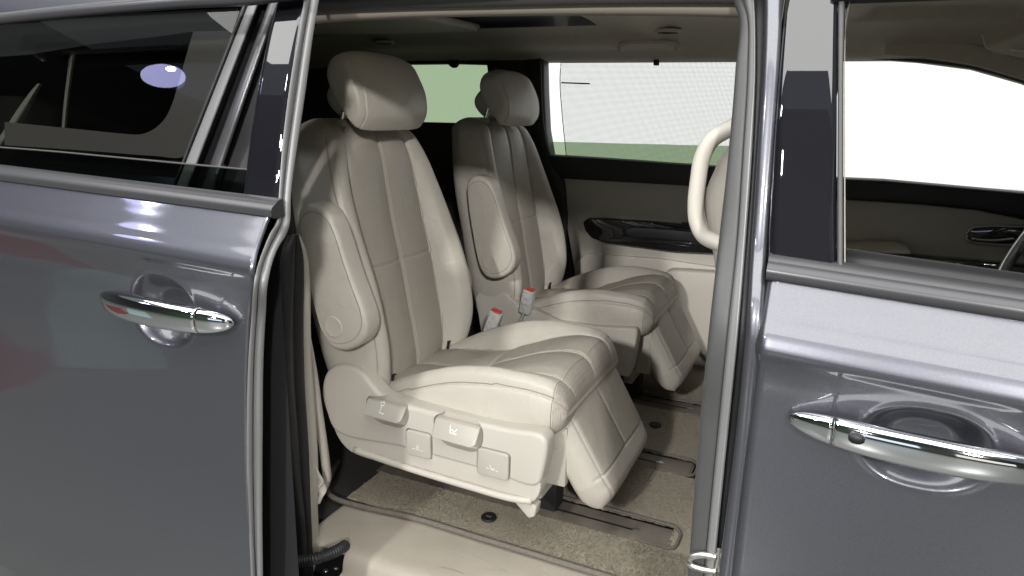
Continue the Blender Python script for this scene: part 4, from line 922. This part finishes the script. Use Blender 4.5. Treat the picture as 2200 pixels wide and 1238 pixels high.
seat2['label'] = 'cream leather captain seat farther in, against the far door with mesh sunshade'
for k in list(seat2.children): pass
shield(seat, True)
buckle(seat, 1059, 692, 1.73, R(18))
# plain inboard base of the second seat
_y = 1.198
def S2(px, py, y=1.965): return PY(px, py, y)
ib = [(1020, 640), (1030, 622), (1055, 618), (1085, 628), (1110, 655), (1150, 668), (1200, 690), (1290, 702), (1366, 706), (1370, 715), (1358, 790), (1350, 812), (1250, 790), (1040, 760)]
prism('side_shield', [S2(a, b) for a, b in ib], (0, .05, 0), M['plastic'], seat2, .012, 4)
buckle(seat2, 1133, 645, 1.955, R(10))

# ---- front passenger seat: only its back edge shows past the pillar
fs = thing('front_seat', 'cream leather front passenger seat half hidden behind the door pillar', 'car seat', (-.1, 1.35, -.93))
yb = 1.30
sil = [(1560, 318), (1541, 340), (1530, 368), (1516, 400), (1511, 430), (1512, 455), (1520, 500), (1530, 560), (1540, 640), (1545, 720)]
rows = []
for a, b in sil:
    p = PY(a, b, yb); rows.append([p+np.array(v) for v in ((.0, .05, 0), (.004, .0, 0), (.02, -.04, 0), (.06, -.06, 0), (.11, -.05, 0), (.13, .0, 0), (.13, .2, 0), (.08, .36, 0), (.01, .32, 0))])
surf('backrest', [curve(r, 60, True) for r in curve(np.array(rows).reshape(len(rows), -1), 50).reshape(50, 9, 3)], M['leather'], fs, close=True, caps=True)
pk = [PY(a, b, yb+.02)+np.array([-.004, 0, 0]) for a, b in ((1512, 452), (1518, 480), (1532, 505), (1560, 530))]
tube('back_pocket', pk, .006, M['leather'], fs)
surf('cushion', [curve([(x, 1.2, -.56), (x, 1.3, -.545), (x, 1.6, -.545), (x, 1.68, -.57), (x, 1.66, -.70), (x, 1.22, -.70)], 40, True) for x in np.linspace(.05, .5, 12)], M['leather'], fs, close=True, caps=True)

# ---- pieces added behind the camera for the paint and chrome to mirror
structure(prism('reflection_patch', [(-6.4, -2.4, -1.379), (-3.75, -.75, -1.379), (-3.3, -1.1, -1.379), (-5.75, -3.1, -1.379)], (0, 0, .012), M['teal'], None, .003, 1))  # flat teal patch added on the floor, shaped for the door's reflection
structure(prism('reflection_patch', [(-5.2, -1.25, -1.379), (-4.4, -.9, -1.379), (-3.9, -.95, -1.379), (-3.5, -.4, -1.379), (-3.3, .2, -1.379), (-5.2, .5, -1.379)], (0, 0, .010), M['redpatch'], None, .003, 1))  # flat red patch added likewise, seen only as a tint in the paint
structure(box('glow_panel', (-3.5, -8.7, -.2), (1.5, -8.62, 1.5), M['glow'], bevel=0))  # unseen glowing panels added to show up in chrome and gloss
structure(box('glow_panel', (3.0, -8.7, -.6), (8.5, -8.62, 1.2), M['glow2'], bevel=0))
g1 = structure(box('green_hall_panel', (-9, -8.7, -1.38), (-2.2, -8.6, 1.6), M['foliage'], bevel=0))
